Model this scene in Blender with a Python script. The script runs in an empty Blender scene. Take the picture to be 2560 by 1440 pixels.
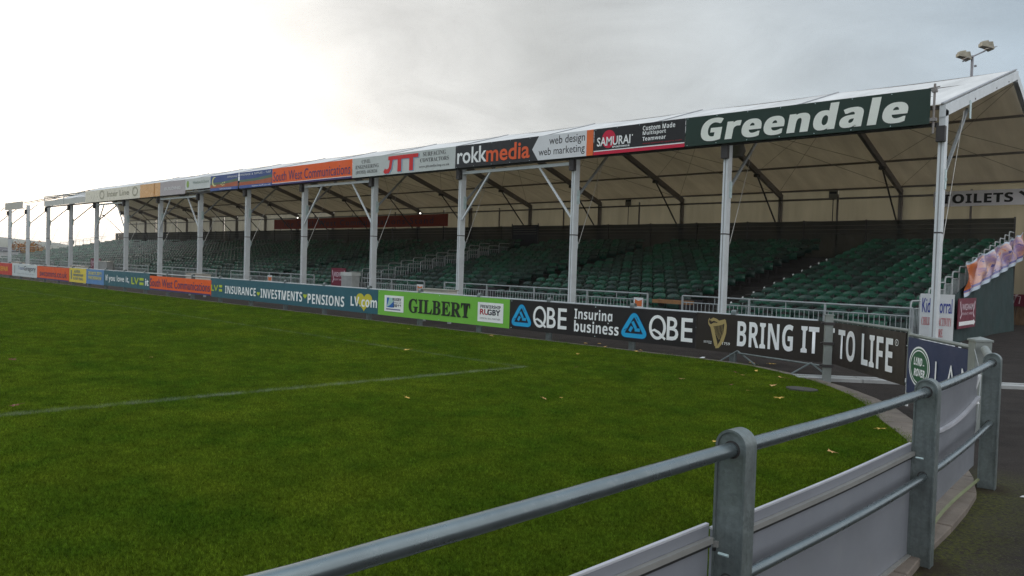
import bpy, math, random
import numpy as np
from math import sin, cos, pi, radians
from mathutils import Vector, Matrix

random.seed(7)
rng = np.random.default_rng(7)
S = bpy.context.scene
COL = S.collection

# ------------------------------------------------------------------ camera
CAM = (0.0, 0.0, 1.678)
Rv = Vector((0.7353, 0.6771, 0.0308)).normalized()
Fv = Vector((-0.6770, 0.7354, -0.0293))
Fv = (Fv - Rv * Fv.dot(Rv)).normalized()
Uv = Rv.cross(Fv).normalized()
cd = bpy.data.cameras.new('camera')
cam = bpy.data.objects.new('camera', cd)
COL.objects.link(cam)
m = Matrix.Identity(4)
for i, v in enumerate((Rv, Uv, -Fv)):
    for j in range(3):
        m[j][i] = v[j]
m.translation = Vector(CAM)
cam.matrix_world = m
cd.sensor_width = 36.0
cd.lens = 1896.77 / 2560 * 36
cd.clip_start = 0.05
cd.clip_end = 9000
S.camera = cam

# ------------------------------------------------------------------ sky, sun, exposure
SUN_EL = radians(4.0)
SUN_AZ = math.atan2(-0.969, 0.246)          # towards the sun, clockwise from +Y
SUN_DIR = Vector((sin(SUN_AZ) * cos(SUN_EL), cos(SUN_AZ) * cos(SUN_EL), sin(SUN_EL)))
W = bpy.data.worlds.new('World')
S.world = W
W.use_nodes = True
wt = W.node_tree
wt.nodes.clear()


class NT:
    """small helper round a node tree"""
    def __init__(self, tree):
        self.t = tree

    def n(self, kind, **kw):
        nd = self.t.nodes.new(kind)
        for k, v in kw.items():
            setattr(nd, k, v)
        return nd

    def link(self, a, b):
        self.t.links.new(a, b)

    def put(self, sock, v):
        if hasattr(v, 'is_linked') or isinstance(v, bpy.types.NodeSocket):
            self.link(v, sock)
        else:
            if isinstance(v, (tuple, list)) and len(v) == 3 and sock.type == 'RGBA':
                v = (*v, 1)
            sock.default_value = v

    def math(self, op, a, b=0.0, c=None, clamp=False):
        nd = self.n('ShaderNodeMath', operation=op, use_clamp=clamp)
        self.put(nd.inputs[0], a)
        self.put(nd.inputs[1], b)
        if c is not None:
            self.put(nd.inputs[2], c)
        return nd.outputs[0]

    def vmath(self, op, a, b=(0, 0, 0)):
        nd = self.n('ShaderNodeVectorMath', operation=op)
        self.put(nd.inputs[0], a)
        self.put(nd.inputs[1], b)
        return nd.outputs['Value'] if op in ('DOT_PRODUCT', 'LENGTH') else nd.outputs['Vector']

    def mix(self, f, a, b, blend='MIX'):
        nd = self.n('ShaderNodeMix', data_type='RGBA', blend_type=blend)
        self.put(nd.inputs[0], f)
        self.put(nd.inputs[6], a)
        self.put(nd.inputs[7], b)
        return nd.outputs[2]

    def noise(self, vec, scale=5.0, detail=4.0, rough=0.55, dist=0.0):
        nd = self.n('ShaderNodeTexNoise')
        nd.inputs['Scale'].default_value = scale
        nd.inputs['Detail'].default_value = detail
        nd.inputs['Roughness'].default_value = rough
        nd.inputs['Distortion'].default_value = dist
        if vec is not None:
            self.link(vec, nd.inputs['Vector'])
        return nd.outputs['Fac']

    def ramp(self, f, stops, interp='LINEAR'):
        nd = self.n('ShaderNodeValToRGB')
        nd.color_ramp.interpolation = interp
        el = nd.color_ramp.elements
        while len(el) < len(stops):
            el.new(0.5)
        for e, (p, c) in zip(el, stops):
            e.position = p
            e.color = (*c, 1) if len(c) == 3 else c
        self.put(nd.inputs[0], f)
        return nd.outputs[0]

    def mapr(self, f, a, b, c=0.0, d=1.0):
        nd = self.n('ShaderNodeMapRange')
        nd.inputs[1].default_value = a
        nd.inputs[2].default_value = b
        nd.inputs[3].default_value = c
        nd.inputs[4].default_value = d
        self.put(nd.inputs[0], f)
        return nd.outputs[0]


w = NT(wt)
out = w.n('ShaderNodeOutputWorld')
bg1 = w.n('ShaderNodeBackground')
bg2 = w.n('ShaderNodeBackground')
mixs = w.n('ShaderNodeMixShader')
sky = w.n('ShaderNodeTexSky', sky_type='NISHITA')
sky.sun_disc = False
sky.sun_elevation = SUN_EL
sky.sun_rotation = SUN_AZ % (2 * pi)
sky.air_density = 1.0
sky.dust_density = 1.5
w.link(sky.outputs[0], bg1.inputs[0])
bg1.inputs[1].default_value = 0.12
tc = w.n('ShaderNodeTexCoord')
d = w.vmath('NORMALIZE', tc.outputs['Generated'])
cosang = w.vmath('DOT_PRODUCT', d, tuple(SUN_DIR))
# cloud deck: bright round the hidden sun, grey-blue beside it
deck = w.ramp(w.math('MULTIPLY_ADD', cosang, 0.5, 0.5), [
    (0.00, (1.25, 1.26, 1.27)),  # sky behind the camera, raised to light the fronts of boards and posts
    (0.40, (0.86, 0.90, 0.94)),
    (0.66, (0.435, 0.55, 0.66)),
    (0.80, (0.62, 0.685, 0.73)),
    (0.90, (0.74, 0.755, 0.745)),
    (0.955, (0.90, 0.89, 0.86)),
    (0.985, (1.35, 1.30, 1.22)),
    (1.00, (2.6, 2.4, 2.1)),
])
sx = w.n('ShaderNodeSeparateXYZ')
w.link(d, sx.inputs[0])
zz = w.math('ADD', w.math('ABSOLUTE', sx.outputs[2]), 0.16)
cx = w.n('ShaderNodeCombineXYZ')
w.link(w.math('DIVIDE', sx.outputs[0], zz), cx.inputs[0])
w.link(w.math('DIVIDE', sx.outputs[1], zz), cx.inputs[1])
n1 = w.noise(cx.outputs[0], 0.42, 6, 0.55, 0.9)
n2 = w.noise(cx.outputs[0], 1.7, 7, 0.6, 0.8)
nn = w.math('ADD', w.math('MULTIPLY', n1, 0.65), w.math('MULTIPLY', n2, 0.35))
shade = w.mapr(nn, 0.37, 0.61, 0.80, 1.20)
shade = w.math('MULTIPLY', shade, w.mapr(sx.outputs[2], 0.10, 0.30, 1.07, 0.93))
# an overcast sky is brighter overhead than at the horizon
shade = w.math('MULTIPLY', shade, w.mapr(sx.outputs[2], 0.36, 0.95, 1.0, 1.7))
deckc = w.mix(1.0, deck, (1, 1, 1), 'MULTIPLY')
vm = w.n('ShaderNodeVectorMath', operation='SCALE')
w.link(deck, vm.inputs[0])
w.link(shade, vm.inputs['Scale'])
w.link(vm.outputs[0], bg2.inputs[0])
bg2.inputs[1].default_value = 1.0
w.link(w.mapr(n1, 0.25, 0.75, 0.98, 0.90), mixs.inputs[0])
w.link(bg1.outputs[0], mixs.inputs[1])
w.link(bg2.outputs[0], mixs.inputs[2])
w.link(mixs.outputs[0], out.inputs['Surface'])

sd = bpy.data.lights.new('sun', 'SUN')
sd.energy = 0.7
sd.angle = radians(14)
sd.color = (1.0, 0.88, 0.72)
so = bpy.data.objects.new('sun', sd)
so.rotation_euler = (-SUN_DIR).to_track_quat('-Z', 'Y').to_euler()
COL.objects.link(so)

S.view_settings.view_transform = 'Standard'
S.view_settings.look = 'None'
S.view_settings.gamma = 1.0
S.view_settings.exposure = 0.0
S.view_settings.use_curve_mapping = False
S.render.engine = 'CYCLES'
S.cycles.max_bounces = 6
S.cycles.diffuse_bounces = 4
S.cycles.transparent_max_bounces = 12
S.cycles.use_denoising = True
S.cycles.denoiser = 'OPENIMAGEDENOISE'
S.cycles.denoising_prefilter = 'NONE'

# ------------------------------------------------------------------ materials
MATS = {}


def srgb(r, g, b):
    f = lambda c: (c / 255 / 12.92) if c / 255 <= 0.04045 else ((c / 255 + 0.055) / 1.055) ** 2.4
    return (f(r), f(g), f(b))


def mat(name, col, rough=0.6, metal=0.0, var=0.12, scale=3.0, bump=0.0, bscale=60.0, dirt=0.0, dirtcol=(0.09, 0.08, 0.06), spec=0.5):
    if name in MATS:
        return MATS[name]
    M = bpy.data.materials.new(name)
    M.use_nodes = True
    t = NT(M.node_tree)
    b = M.node_tree.nodes['Principled BSDF']
    b.inputs['Roughness'].default_value = rough
    b.inputs['Metallic'].default_value = metal
    b.inputs['Specular IOR Level'].default_value = spec
    tcn = t.n('ShaderNodeTexCoord')
    geo = t.n('ShaderNodeNewGeometry')
    pos = geo.outputs['Position']
    f = t.noise(pos, scale, 5, 0.6)
    lo = tuple(max(0, c * (1 - var)) for c in col)
    hi = tuple(min(1, c * (1 + var)) for c in col)
    c = t.mix(t.mapr(f, 0.3, 0.7), lo, hi)
    if dirt > 0:
        g = t.noise(pos, scale * 4.3, 6, 0.7)
        c = t.mix(t.mapr(g, 0.55, 0.80, 0.0, dirt), c, dirtcol)
    t.link(c, b.inputs['Base Color'])
    r2 = t.mapr(t.noise(pos, scale * 2.2, 4), 0.3, 0.7, max(0.02, rough - 0.08), min(1, rough + 0.1))
    t.link(r2, b.inputs['Roughness'])
    if bump > 0:
        bn = t.n('ShaderNodeBump')
        bn.inputs['Strength'].default_value = bump
        bn.inputs['Distance'].default_value = 0.01
        t.link(t.noise(pos, bscale, 4), bn.inputs['Height'])
        t.link(bn.outputs[0], b.inputs['Normal'])
    MATS[name] = M
    return M


def pvc(name, outer, trans, tf):
    """membrane: lets a little daylight through"""
    M = bpy.data.materials.new(name)
    M.use_nodes = True
    t = NT(M.node_tree)
    M.node_tree.nodes.clear()
    o = t.n('ShaderNodeOutputMaterial')
    geo = t.n('ShaderNodeNewGeometry')
    pos = geo.outputs['Position']
    mp = t.n('ShaderNodeMapping')
    mp.inputs['Scale'].default_value = (1.6, 0.25, 0.25)
    t.link(pos, mp.inputs[0])
    streak = t.noise(mp.outputs[0], 1.3, 5, 0.6)
    blot = t.noise(pos, 0.35, 4)
    k = t.math('MULTIPLY', t.mapr(streak, 0.3, 0.7, 0.86, 1.1), t.mapr(blot, 0.3, 0.7, 0.9, 1.08))
    d1 = t.n('ShaderNodeBsdfDiffuse')
    d2 = t.n('ShaderNodeBsdfTranslucent')
    for nd, c in ((d1, outer), (d2, trans)):
        v = t.n('ShaderNodeVectorMath', operation='SCALE')
        v.inputs[0].default_value = c
        t.link(k, v.inputs['Scale'])
        t.link(v.outputs[0], nd.inputs[0])
    bn = t.n('ShaderNodeBump')
    bn.inputs['Strength'].default_value = 0.35
    bn.inputs['Distance'].default_value = 0.05
    t.link(streak, bn.inputs['Height'])
    t.link(bn.outputs[0], d1.inputs['Normal'])
    mx = t.n('ShaderNodeMixShader')
    mx.inputs[0].default_value = tf
    t.link(d1.outputs[0], mx.inputs[1])
    t.link(d2.outputs[0], mx.inputs[2])
    t.link(mx.outputs[0], o.inputs[0])
    MATS[name] = M
    return M


galv = mat('galvanised_steel', (0.165, 0.195, 0.195), 0.42, 0.4, 0.22, 9, 0.12, 90, 0.25, (0.22, 0.22, 0.2))
galv_rail = mat('galvanised_tube', (0.20, 0.24, 0.255), 0.27, 0.8, 0.12, 4, 0.0, 60, 0.5, (0.36, 0.38, 0.38))
galv_far = mat('galvanised_rail', (0.40, 0.43, 0.44), 0.5, 0.35, 0.12, 6)
alu = mat('aluminium_profile', (0.66, 0.70, 0.72), 0.45, 0.12, 0.08, 2.5, 0, 60, 0.15, (0.3, 0.3, 0.28))
alu_shaded = mat('aluminium_shaded', (0.20, 0.18, 0.17), 0.6, 0.2, 0.12, 2)  # darker copy of the aluminium, shade under the roof put into its colour
zinc = mat('zinc_bracket', (0.50, 0.62, 0.62), 0.4, 0.4, 0.1, 12)
cable_m = mat('steel_cable', (0.30, 0.29, 0.27), 0.5, 0.5)
dark_steel = mat('dark_steel', (0.05, 0.045, 0.045), 0.6, 0.2)
green_a = mat('green_seat_plastic', (0.013, 0.086, 0.052), 0.28, 0, 0.2, 2.5)
green_b = mat('faded_green_seat_plastic', (0.020, 0.060, 0.045), 0.30, 0, 0.2, 2.5)
green_c = mat('dull_green_seat_plastic', (0.012, 0.036, 0.028), 0.34, 0, 0.2, 2.5)
deck_m = mat('terrace_deck', (0.045, 0.042, 0.04), 0.85, 0, 0.3, 2)
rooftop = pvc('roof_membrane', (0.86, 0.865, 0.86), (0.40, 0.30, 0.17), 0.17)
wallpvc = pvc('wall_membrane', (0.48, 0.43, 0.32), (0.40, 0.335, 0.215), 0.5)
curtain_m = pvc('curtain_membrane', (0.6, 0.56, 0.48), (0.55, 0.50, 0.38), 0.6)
def spangle(M, amt=0.22, sc=55):
    t = NT(M.node_tree)
    b = M.node_tree.nodes['Principled BSDF']
    old = b.inputs['Base Color'].links[0].from_socket
    geo = t.n('ShaderNodeNewGeometry')
    vo = t.n('ShaderNodeTexVoronoi')
    vo.inputs['Scale'].default_value = sc
    t.link(geo.outputs['Position'], vo.inputs['Vector'])
    sp_ = t.n('ShaderNodeSeparateXYZ')
    t.link(vo.outputs['Color'], sp_.inputs[0])
    mp_ = t.n('ShaderNodeMapping')
    mp_.inputs['Scale'].default_value = (14, 14, 1.3)
    t.link(geo.outputs['Position'], mp_.inputs[0])
    drip = t.mapr(t.noise(mp_.outputs[0], 1.0, 5, 0.7), 0.52, 0.75, 1.0, 0.70)
    v_ = t.n('ShaderNodeVectorMath', operation='SCALE')
    t.link(old, v_.inputs[0])
    t.link(t.math('MULTIPLY', t.mapr(sp_.outputs[0], 0, 1, 1 - amt, 1 + amt), drip), v_.inputs['Scale'])
    t.link(v_.outputs[0], b.inputs['Base Color'])


spangle(galv, 0.10, 70)
white_b = mat('white_board', (0.70, 0.72, 0.73), 0.45, 0, 0.05, 2, 0, 60, 0.15, (0.45, 0.45, 0.42))
grey_b = mat('grey_board', (0.215, 0.228, 0.258), 0.42, 0, 0.07, 1.5, 0.05, 3, 0.28, (0.30, 0.30, 0.29))
pale_edge = mat('pale_edge', (0.45, 0.46, 0.50), 0.45)
grey_trim = mat('grey_trim', (0.25, 0.25, 0.24), 0.5, 0.1, 0.1, 6)
black_rub = mat('black_rubber', (0.015, 0.015, 0.015), 0.7)
wood_m = mat('plank_wood', (0.16, 0.10, 0.055), 0.8, 0, 0.35, 3, 0.3, 30)
house_m = mat('house_render', (0.32, 0.31, 0.33), 0.9, 0, 0.08, 0.5)
slate_m = mat('roof_slate', (0.06, 0.06, 0.075), 0.7, 0, 0.2, 1)
glass_m = mat('window_glass', (0.03, 0.035, 0.04), 0.1, 0, 0.1, 1)


def paint(name, rgb, rough=0.5, var=0.05, dirt=0.0):
    return mat(name, srgb(*rgb), rough, 0, var, 2.0, 0, 60, dirt)


# ------------------------------------------------------------------ mesh helpers
class MB:
    def __init__(self):
        self.v = []
        self.f = []

    def add(self, vs, fs):
        o = len(self.v)
        self.v += [tuple(p) for p in vs]
        self.f += [tuple(i + o for i in f) for f in fs]
        return self

    def box(self, x0, x1, y0, y1, z0, z1):
        vs = [(x0, y0, z0), (x1, y0, z0), (x1, y1, z0), (x0, y1, z0), (x0, y0, z1), (x1, y0, z1), (x1, y1, z1), (x0, y1, z1)]
        return self.add(vs, [(0, 3, 2, 1), (4, 5, 6, 7), (0, 1, 5, 4), (1, 2, 6, 5), (2, 3, 7, 6), (3, 0, 4, 7)])

    def bar(self, p, q, w_, h_, up=(0, 0, 1)):
        p, q = Vector(p), Vector(q)
        a = (q - p).normalized()
        s = a.cross(Vector(up))
        if s.length < 1e-4:
            s = a.cross(Vector((1, 0, 0)))
        s.normalize()
        u = s.cross(a)
        vs = []
        for c in (p, q):
            for i, j in ((-1, -1), (1, -1), (1, 1), (-1, 1)):
                vs.append(c + s * (i * w_ / 2) + u * (j * h_ / 2))
        return self.add(vs, [(0, 1, 2, 3), (7, 6, 5, 4), (0, 4, 5, 1), (1, 5, 6, 2), (2, 6, 7, 3), (3, 7, 4, 0)])

    def path(self, pts, r, n=8, cap=True):
        pts = [Vector(p) for p in pts]
        rings = []
        prev = None
        for i, p in enumerate(pts):
            a = (pts[min(i + 1, len(pts) - 1)] - pts[max(i - 1, 0)]).normalized()
            s = a.cross(Vector((0, 0, 1)))
            if s.length < 1e-3:
                s = prev if prev else Vector((1, 0, 0))
            s = (s - a * s.dot(a)).normalized()
            if prev and s.dot(prev) < 0:
                s = -s
            prev = s
            u = s.cross(a)
            rings.append([p + (s * cos(2 * pi * k / n) + u * sin(2 * pi * k / n)) * r for k in range(n)])
        vs = [v for rg in rings for v in rg]
        fs = []
        for i in range(len(rings) - 1):
            for k in range(n):
                a, b = i * n + k, i * n + (k + 1) % n
                fs.append((a, b, b + n, a + n))
        if cap:
            fs.append(tuple(range(n - 1, -1, -1)))
            fs.append(tuple((len(rings) - 1) * n + k for k in range(n)))
        return self.add(vs, fs)

    def tube(self, p, q, r, n=8):
        return self.path([p, q], r, n)

    def grid(self, fn, nu, nv):
        vs = [fn(i / nu, j / nv) for j in range(nv + 1) for i in range(nu + 1)]
        fs = [(j * (nu + 1) + i, j * (nu + 1) + i + 1, (j + 1) * (nu + 1) + i + 1, (j + 1) * (nu + 1) + i) for j in range(nv) for i in range(nu)]
        return self.add(vs, fs)

    def mesh(self, name, material, smooth=False, auto=False):
        me = bpy.data.meshes.new(name)
        me.from_pydata(self.v, [], self.f)
        mats = material if isinstance(material, (list, tuple)) else [material]
        for x in mats:
            me.materials.append(x)
        if smooth:
            me.polygons.foreach_set('use_smooth', [True] * len(me.polygons))
            if auto:
                me.set_sharp_from_angle(angle=radians(35))
        me.update()
        return me

    def obj(self, name, material, parent=None, smooth=False, auto=True, loc=None):
        return link(name, self.mesh(name, material, smooth, auto), parent, loc)


def link(name, me, parent=None, loc=None, rot=None):
    o = bpy.data.objects.new(name, me)
    COL.objects.link(o)
    if parent is not None:
        o.parent = parent
    if loc is not None:
        o.location = loc
    if rot is not None:
        o.rotation_euler = rot
    return o


def tag(o, label, cat, group=None, kind=None):
    o['label'] = label
    o['category'] = cat
    if group:
        o['group'] = group
    if kind:
        o['kind'] = kind
    return o


def thing(name, label, cat, loc=(0, 0, 0), rotz=0.0, group=None, rot=None):
    o = bpy.data.objects.new(name, None)
    o.empty_display_size = 0.1
    COL.objects.link(o)
    o.location = loc
    o.rotation_euler = rot if rot else (0, 0, rotz)
    return tag(o, label, cat, group)


def structure(o, kind='structure'):
    o['kind'] = kind
    return o


def bevel(o, wd=0.004, seg=2):
    md = o.modifiers.new('bevel', 'BEVEL')
    md.width = wd
    md.segments = seg
    md.limit_method = 'ANGLE'
    return o


def smooth_path(pts, sub=8):
    """Catmull-Rom"""
    P = [Vector(p) for p in pts]
    P = [P[0] * 2 - P[1]] + P + [P[-1] * 2 - P[-2]]
    o = []
    for i in range(1, len(P) - 2):
        for k in range(sub):
            t = k / sub
            a, b, c, d_ = P[i - 1], P[i], P[i + 1], P[i + 2]
            o.append(0.5 * ((2 * b) + (c - a) * t + (2 * a - 5 * b + 4 * c - d_) * t * t + (3 * b - a - 3 * c + d_) * t ** 3))
    o.append(P[-2])
    return o


# ------------------------------------------------------------------ ground
outer = smooth_path([(-130, 13.02, 0), (-60, 13.0, 0), (-20, 13.0, 0), (-9.0, 13.02, 0), (-6.6, 12.98, 0), (-5.7, 12.75, 0), (-4.35, 11.97, 0), (-3.15, 10.75, 0),
                     (-2.42, 9.5, 0), (-1.82, 8.4, 0), (-1.30, 6.95, 0), (-1.20, 5.9, 0), (-1.19, 5.2, 0), (-1.155, 4.2, 0), (-1.20, 2.6, 0), (-1.36, 0.8, 0), (-1.75, -1.5, 0), (-3.2, -6, 0), (-6.5, -11, 0), (-14, -16, 0), (-30, -20, 0), (-130, -22, 0)], 10)


def kerb_w(p):
    if p.y > 12.9 or p.x < -20:
        return 0.09
    s = min(1, max(0, (12.9 - p.y) / 3.0))
    return 0.09 + 0.27 * s


inner = []
for i, p in enumerate(outer):
    a = (outer[min(i + 1, len(outer) - 1)] - outer[max(i - 1, 0)]).normalized()
    nrm = Vector((a.y, -a.x, 0))            # to the right of travel = towards the pitch
    inner.append(p + nrm * kerb_w(p))

tarmac_m = mat('tarmac', (0.036, 0.030, 0.027), 0.92, 0, 0.3, 1.6, 1.0, 110, 0.5, (0.058, 0.050, 0.045), 0.15)
concrete_m = mat('concrete_edging', (0.165, 0.138, 0.115), 0.85, 0, 0.25, 4, 0.4, 60, 0.5, (0.10, 0.085, 0.06))


# tarmac with moss creeping in beside the kerb
def tarmac_extra(M):
    t = NT(M.node_tree)
    b = M.node_tree.nodes['Principled BSDF']
    old = b.inputs['Base Color'].links[0].from_socket
    geo = t.n('ShaderNodeNewGeometry')
    pos = geo.outputs['Position']
    sx_ = t.n('ShaderNodeSeparateXYZ')
    t.link(pos, sx_.inputs[0])
    # distance from the kerb edge, roughly x = -1.12 beside the near fence
    dx = t.math('ADD', sx_.outputs[0], 1.14)
    wv = t.math('MULTIPLY', t.noise(pos, 7, 5, 0.7), 0.7)
    band = t.mapr(t.math('SUBTRACT', dx, wv), -0.35, 0.12, 1.0, 0.0)
    ylim = t.mapr(sx_.outputs[1], 7.0, 8.0, 1.0, 0.0)
    f = t.math('MULTIPLY', t.math('MULTIPLY', band, ylim), t.mapr(t.noise(pos, 30, 4), 0.35, 0.6))
    c = t.mix(t.math('MULTIPLY', f, 1.0), old, (0.075, 0.082, 0.018))
    speck = t.mapr(t.noise(pos, 75, 2, 0.5), 0.60, 0.70)
    c = t.mix(t.math('MULTIPLY', speck, 0.45), c, (0.15, 0.135, 0.12))
    c = t.mix(t.mapr(t.noise(pos, 55, 2, 0.5), 0.46, 0.36, 0.0, 0.6), c, (0.022, 0.019, 0.018))
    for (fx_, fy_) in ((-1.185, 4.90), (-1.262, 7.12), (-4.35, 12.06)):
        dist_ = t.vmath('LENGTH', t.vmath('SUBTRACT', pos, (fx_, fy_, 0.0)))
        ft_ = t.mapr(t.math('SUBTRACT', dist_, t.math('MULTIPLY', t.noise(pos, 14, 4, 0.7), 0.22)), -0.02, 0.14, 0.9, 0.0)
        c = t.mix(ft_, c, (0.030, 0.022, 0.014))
    t.link(c, b.inputs['Base Color'])


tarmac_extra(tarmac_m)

# terrain: flat ground, a shallow valley far to the left and low hills
far_m = mat('far_fields', (0.055, 0.075, 0.035), 0.95, 0, 0.35, 0.012)


def terr(px_, py_):
    r = math.hypot(px_, py_)
    az = math.degrees(math.atan2(py_, -px_))
    base = 0.0
    if r > 130:
        base = -3.5 * min(1, (r - 130) / 50)
    if r > 420:
        t_ = min(1, (r - 420) / 2500)
        t_ = t_ * t_ * (3 - 2 * t_)
        hh = 22 - 2.55 * (az - 13) if 0 < az < 22 else (8 if az >= 22 else 22 + 0.12 * az)
        hh = 1.95 * (max(hh, 5) + 1.2 * sin(az * 0.9) + 0.7 * sin(az * 2.3 + 1))
        base += (hh + 3.5) * t_
    return base


mb = MB()
rings = [0, 20, 60, 100, 128, 140, 160, 182, 240, 320, 420, 600, 850, 1100, 1350, 1600, 1850, 2100, 2350, 2600, 2800, 2950, 3200]
NA = 240
vs = []
for r in rings:
    for k in range(NA):
        a = 2 * pi * k / NA
        x, y = -r * cos(a), r * sin(a)
        vs.append((x, y, terr(x, y) if r < 3000 else terr(x * 2900 / r, y * 2900 / r)))
fs = []
for i in range(len(rings) - 1):
    for k in range(NA):
        a, b = i * NA + k, i * NA + (k + 1) % NA
        fs.append((a, a + NA, b + NA, b))
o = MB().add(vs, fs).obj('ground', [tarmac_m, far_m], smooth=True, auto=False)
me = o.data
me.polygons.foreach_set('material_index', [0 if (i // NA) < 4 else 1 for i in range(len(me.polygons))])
structure(o)

# pitch surface
grass_m = bpy.data.materials.new('grass')
blade_m = bpy.data.materials.new('grass_blade')


def grass_mat(M, blade):
    M.use_nodes = True
    t = NT(M.node_tree)
    b = M.node_tree.nodes['Principled BSDF']
    geo = t.n('ShaderNodeNewGeometry')
    pos = geo.outputs['Position']
    big = t.noise(pos, 0.55, 5, 0.6, 0.4)
    mid = t.noise(pos, 2.6, 5, 0.6)
    fine = t.noise(pos, 38, 3, 0.7)
    k = 1.76 if blade else 0.92
    c1 = (0.029 * k, 0.072 * k, 0.0055 * k)
    c2 = (0.086 * k, 0.119 * k, 0.0095 * k)
    f = t.math('ADD', t.math('MULTIPLY', big, 0.55), t.math('MULTIPLY', mid, 0.45))
    c = t.mix(t.mapr(f, 0.30, 0.66), c1, c2)
    # worn, straw-coloured flecks
    straw = t.mapr(t.noise(pos, 9, 6, 0.75), 0.62, 0.78, 0.0, 0.35)
    c = t.mix(straw, c, (0.11 * k, 0.105 * k, 0.02 * k))
    patch = t.noise(pos, 14, 4, 0.65)
    pv_ = t.n('ShaderNodeVectorMath', operation='SCALE')
    t.link(c, pv_.inputs[0])
    t.link(t.math('MULTIPLY', t.mapr(patch, 0.33, 0.67, 0.80, 1.22), t.mapr(t.noise(pos, 1.1, 3), 0.3, 0.7, 0.92, 1.08)), pv_.inputs['Scale'])
    c = pv_.outputs[0]
    vmm = t.n('ShaderNodeVectorMath', operation='SCALE')
    t.link(c, vmm.inputs[0])
    if blade:
        oi = t.n('ShaderNodeObjectInfo')
        t.link(t.math('MULTIPLY', t.mapr(oi.outputs['Random'], 0, 1, 0.6, 1.4), t.mapr(t.noise(pos, 42, 3, 0.7), 0.36, 0.64, 0.40, 1.65)), vmm.inputs['Scale'])
    else:
        t.link(t.mapr(t.noise(pos, 42, 3, 0.7), 0.36, 0.64, 0.40, 1.65), vmm.inputs['Scale'])
    c = vmm.outputs[0]
    # painted lines: touchline across, the other away to the left
    s = t.n('ShaderNodeSeparateXYZ')
    t.link(pos, s.inputs[0])
    X, Y = s.outputs[0], s.outputs[1]
    wob = t.math('MULTIPLY', t.math('SUBTRACT', t.noise(pos, 22, 3), 0.5), 0.05)

    def band(dist, half, lim):
        a = t.mapr(t.math('ABSOLUTE', t.math('ADD', dist, wob)), half * 0.6, half * 1.25, 1.0, 0.0)
        return t.math('MULTIPLY', a, lim)
    # line 1: x = -8.78 + 0.085 * (y - 2)
    l1 = band(t.math('SUBTRACT', X, t.math('MULTIPLY_ADD', t.math('SUBTRACT', Y, 2.0), 0.085, -8.78)), 0.070, t.math('LESS_THAN', Y, 9.28))
    l2 = band(t.math('SUBTRACT', Y, t.math('MULTIPLY_ADD', t.math('ADD', X, 8.2), -0.004, 9.18)), 0.065, t.math('LESS_THAN', X, -8.14))
    ln = t.math('MAXIMUM', l1, t.math('MULTIPLY', l2, 0.42))
    wear = t.mapr(t.noise(pos, 3.2, 6, 0.75), 0.36, 0.66, 0.05, 0.66)
    tuft = t.mapr(fine, 0.35, 0.6, 0.4, 1.0)
    ln = t.math('MULTIPLY', t.math('MULTIPLY', ln, wear), tuft)
    c = t.mix(ln, c, (0.42, 0.46, 0.42))
    t.link(c, b.inputs['Base Color'])
    b.inputs['Roughness'].default_value = 0.75 if not blade else 0.55
    b.inputs['Specular IOR Level'].default_value = 0.0
    if blade:
        tl_ = t.n('ShaderNodeBsdfTranslucent')
        t.link(c, tl_.inputs[0])
        ms = t.n('ShaderNodeMixShader')
        ms.inputs[0].default_value = 0.45
        t.link(b.outputs[0], ms.inputs[1])
        t.link(tl_.outputs[0], ms.inputs[2])
        t.link(ms.outputs[0], M.node_tree.nodes['Material Output'].inputs[0])
    if not blade:
        bn = t.n('ShaderNodeBump')
        bn.inputs['Strength'].default_value = 0.9
        bn.inputs['Distance'].default_value = 0.03
        t.link(t.math('ADD', fine, t.noise(pos, 130, 2)), bn.inputs['Height'])
        t.link(bn.outputs[0], b.inputs['Normal'])


grass_mat(grass_m, False)
grass_mat(blade_m, True)

from mathutils.geometry import tessellate_polygon
poly = [Vector((p.x, p.y, 0.035)) for p in inner]
tri = tessellate_polygon([poly])
mb = MB()
mb.add(poly, [tuple(t_) for t_ in tri])
n = len(poly)
mb.add([(p.x, p.y, 0.035) for p in poly] + [(p.x, p.y, -0.03) for p in poly], [(i, i + 1, n + i + 1, n + i) for i in range(n - 1)])
pitch = structure(mb.obj('grass_pitch', grass_m))

# concrete edging: separate kerb stones where they can be told apart, one strip beyond
kerb = thing('pitch_kerb', 'pale concrete edging round the rounded corner of the grass pitch', 'kerb')
kerb['kind'] = 'structure'
del kerb['category']
acc = 0
i = 0
N = len(outer)
strip = MB()


def kerb_piece(mbx, i0, i1, gap, top):
    a, b = outer[i0], outer[i1]
    c, e = inner[i1], inner[i0]
    dirv = (b - a).normalized() * gap
    q = [a + dirv, b - dirv, c - dirv, e + dirv]
    v = [(p.x, p.y, top) for p in q] + [(p.x, p.y, -0.05) for p in q]
    mbx.add(v, [(0, 3, 2, 1), (0, 1, 5, 4), (1, 2, 6, 5), (2, 3, 7, 6), (3, 0, 4, 7)])


i = 0
while i < N - 1:
    p = outer[i]
    if p.x > -9.5 and p.y > 0:
        # stone about 0.9 m long
        j = i + 1
        while j < N - 1 and (outer[j] - p).length < 0.5:
            j += 1
        s_ = MB()
        kerb_piece(s_, i, j, 0.004, 0.045 + random.uniform(-0.003, 0.003))
        bevel(s_.obj('kerb_stone', concrete_m, kerb), 0.006, 1)
        i = j
    else:
        kerb_piece(strip, i, i + 1, 0, 0.042)
        i += 1
ks = strip.obj('kerb_strip', concrete_m, kerb)

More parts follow.
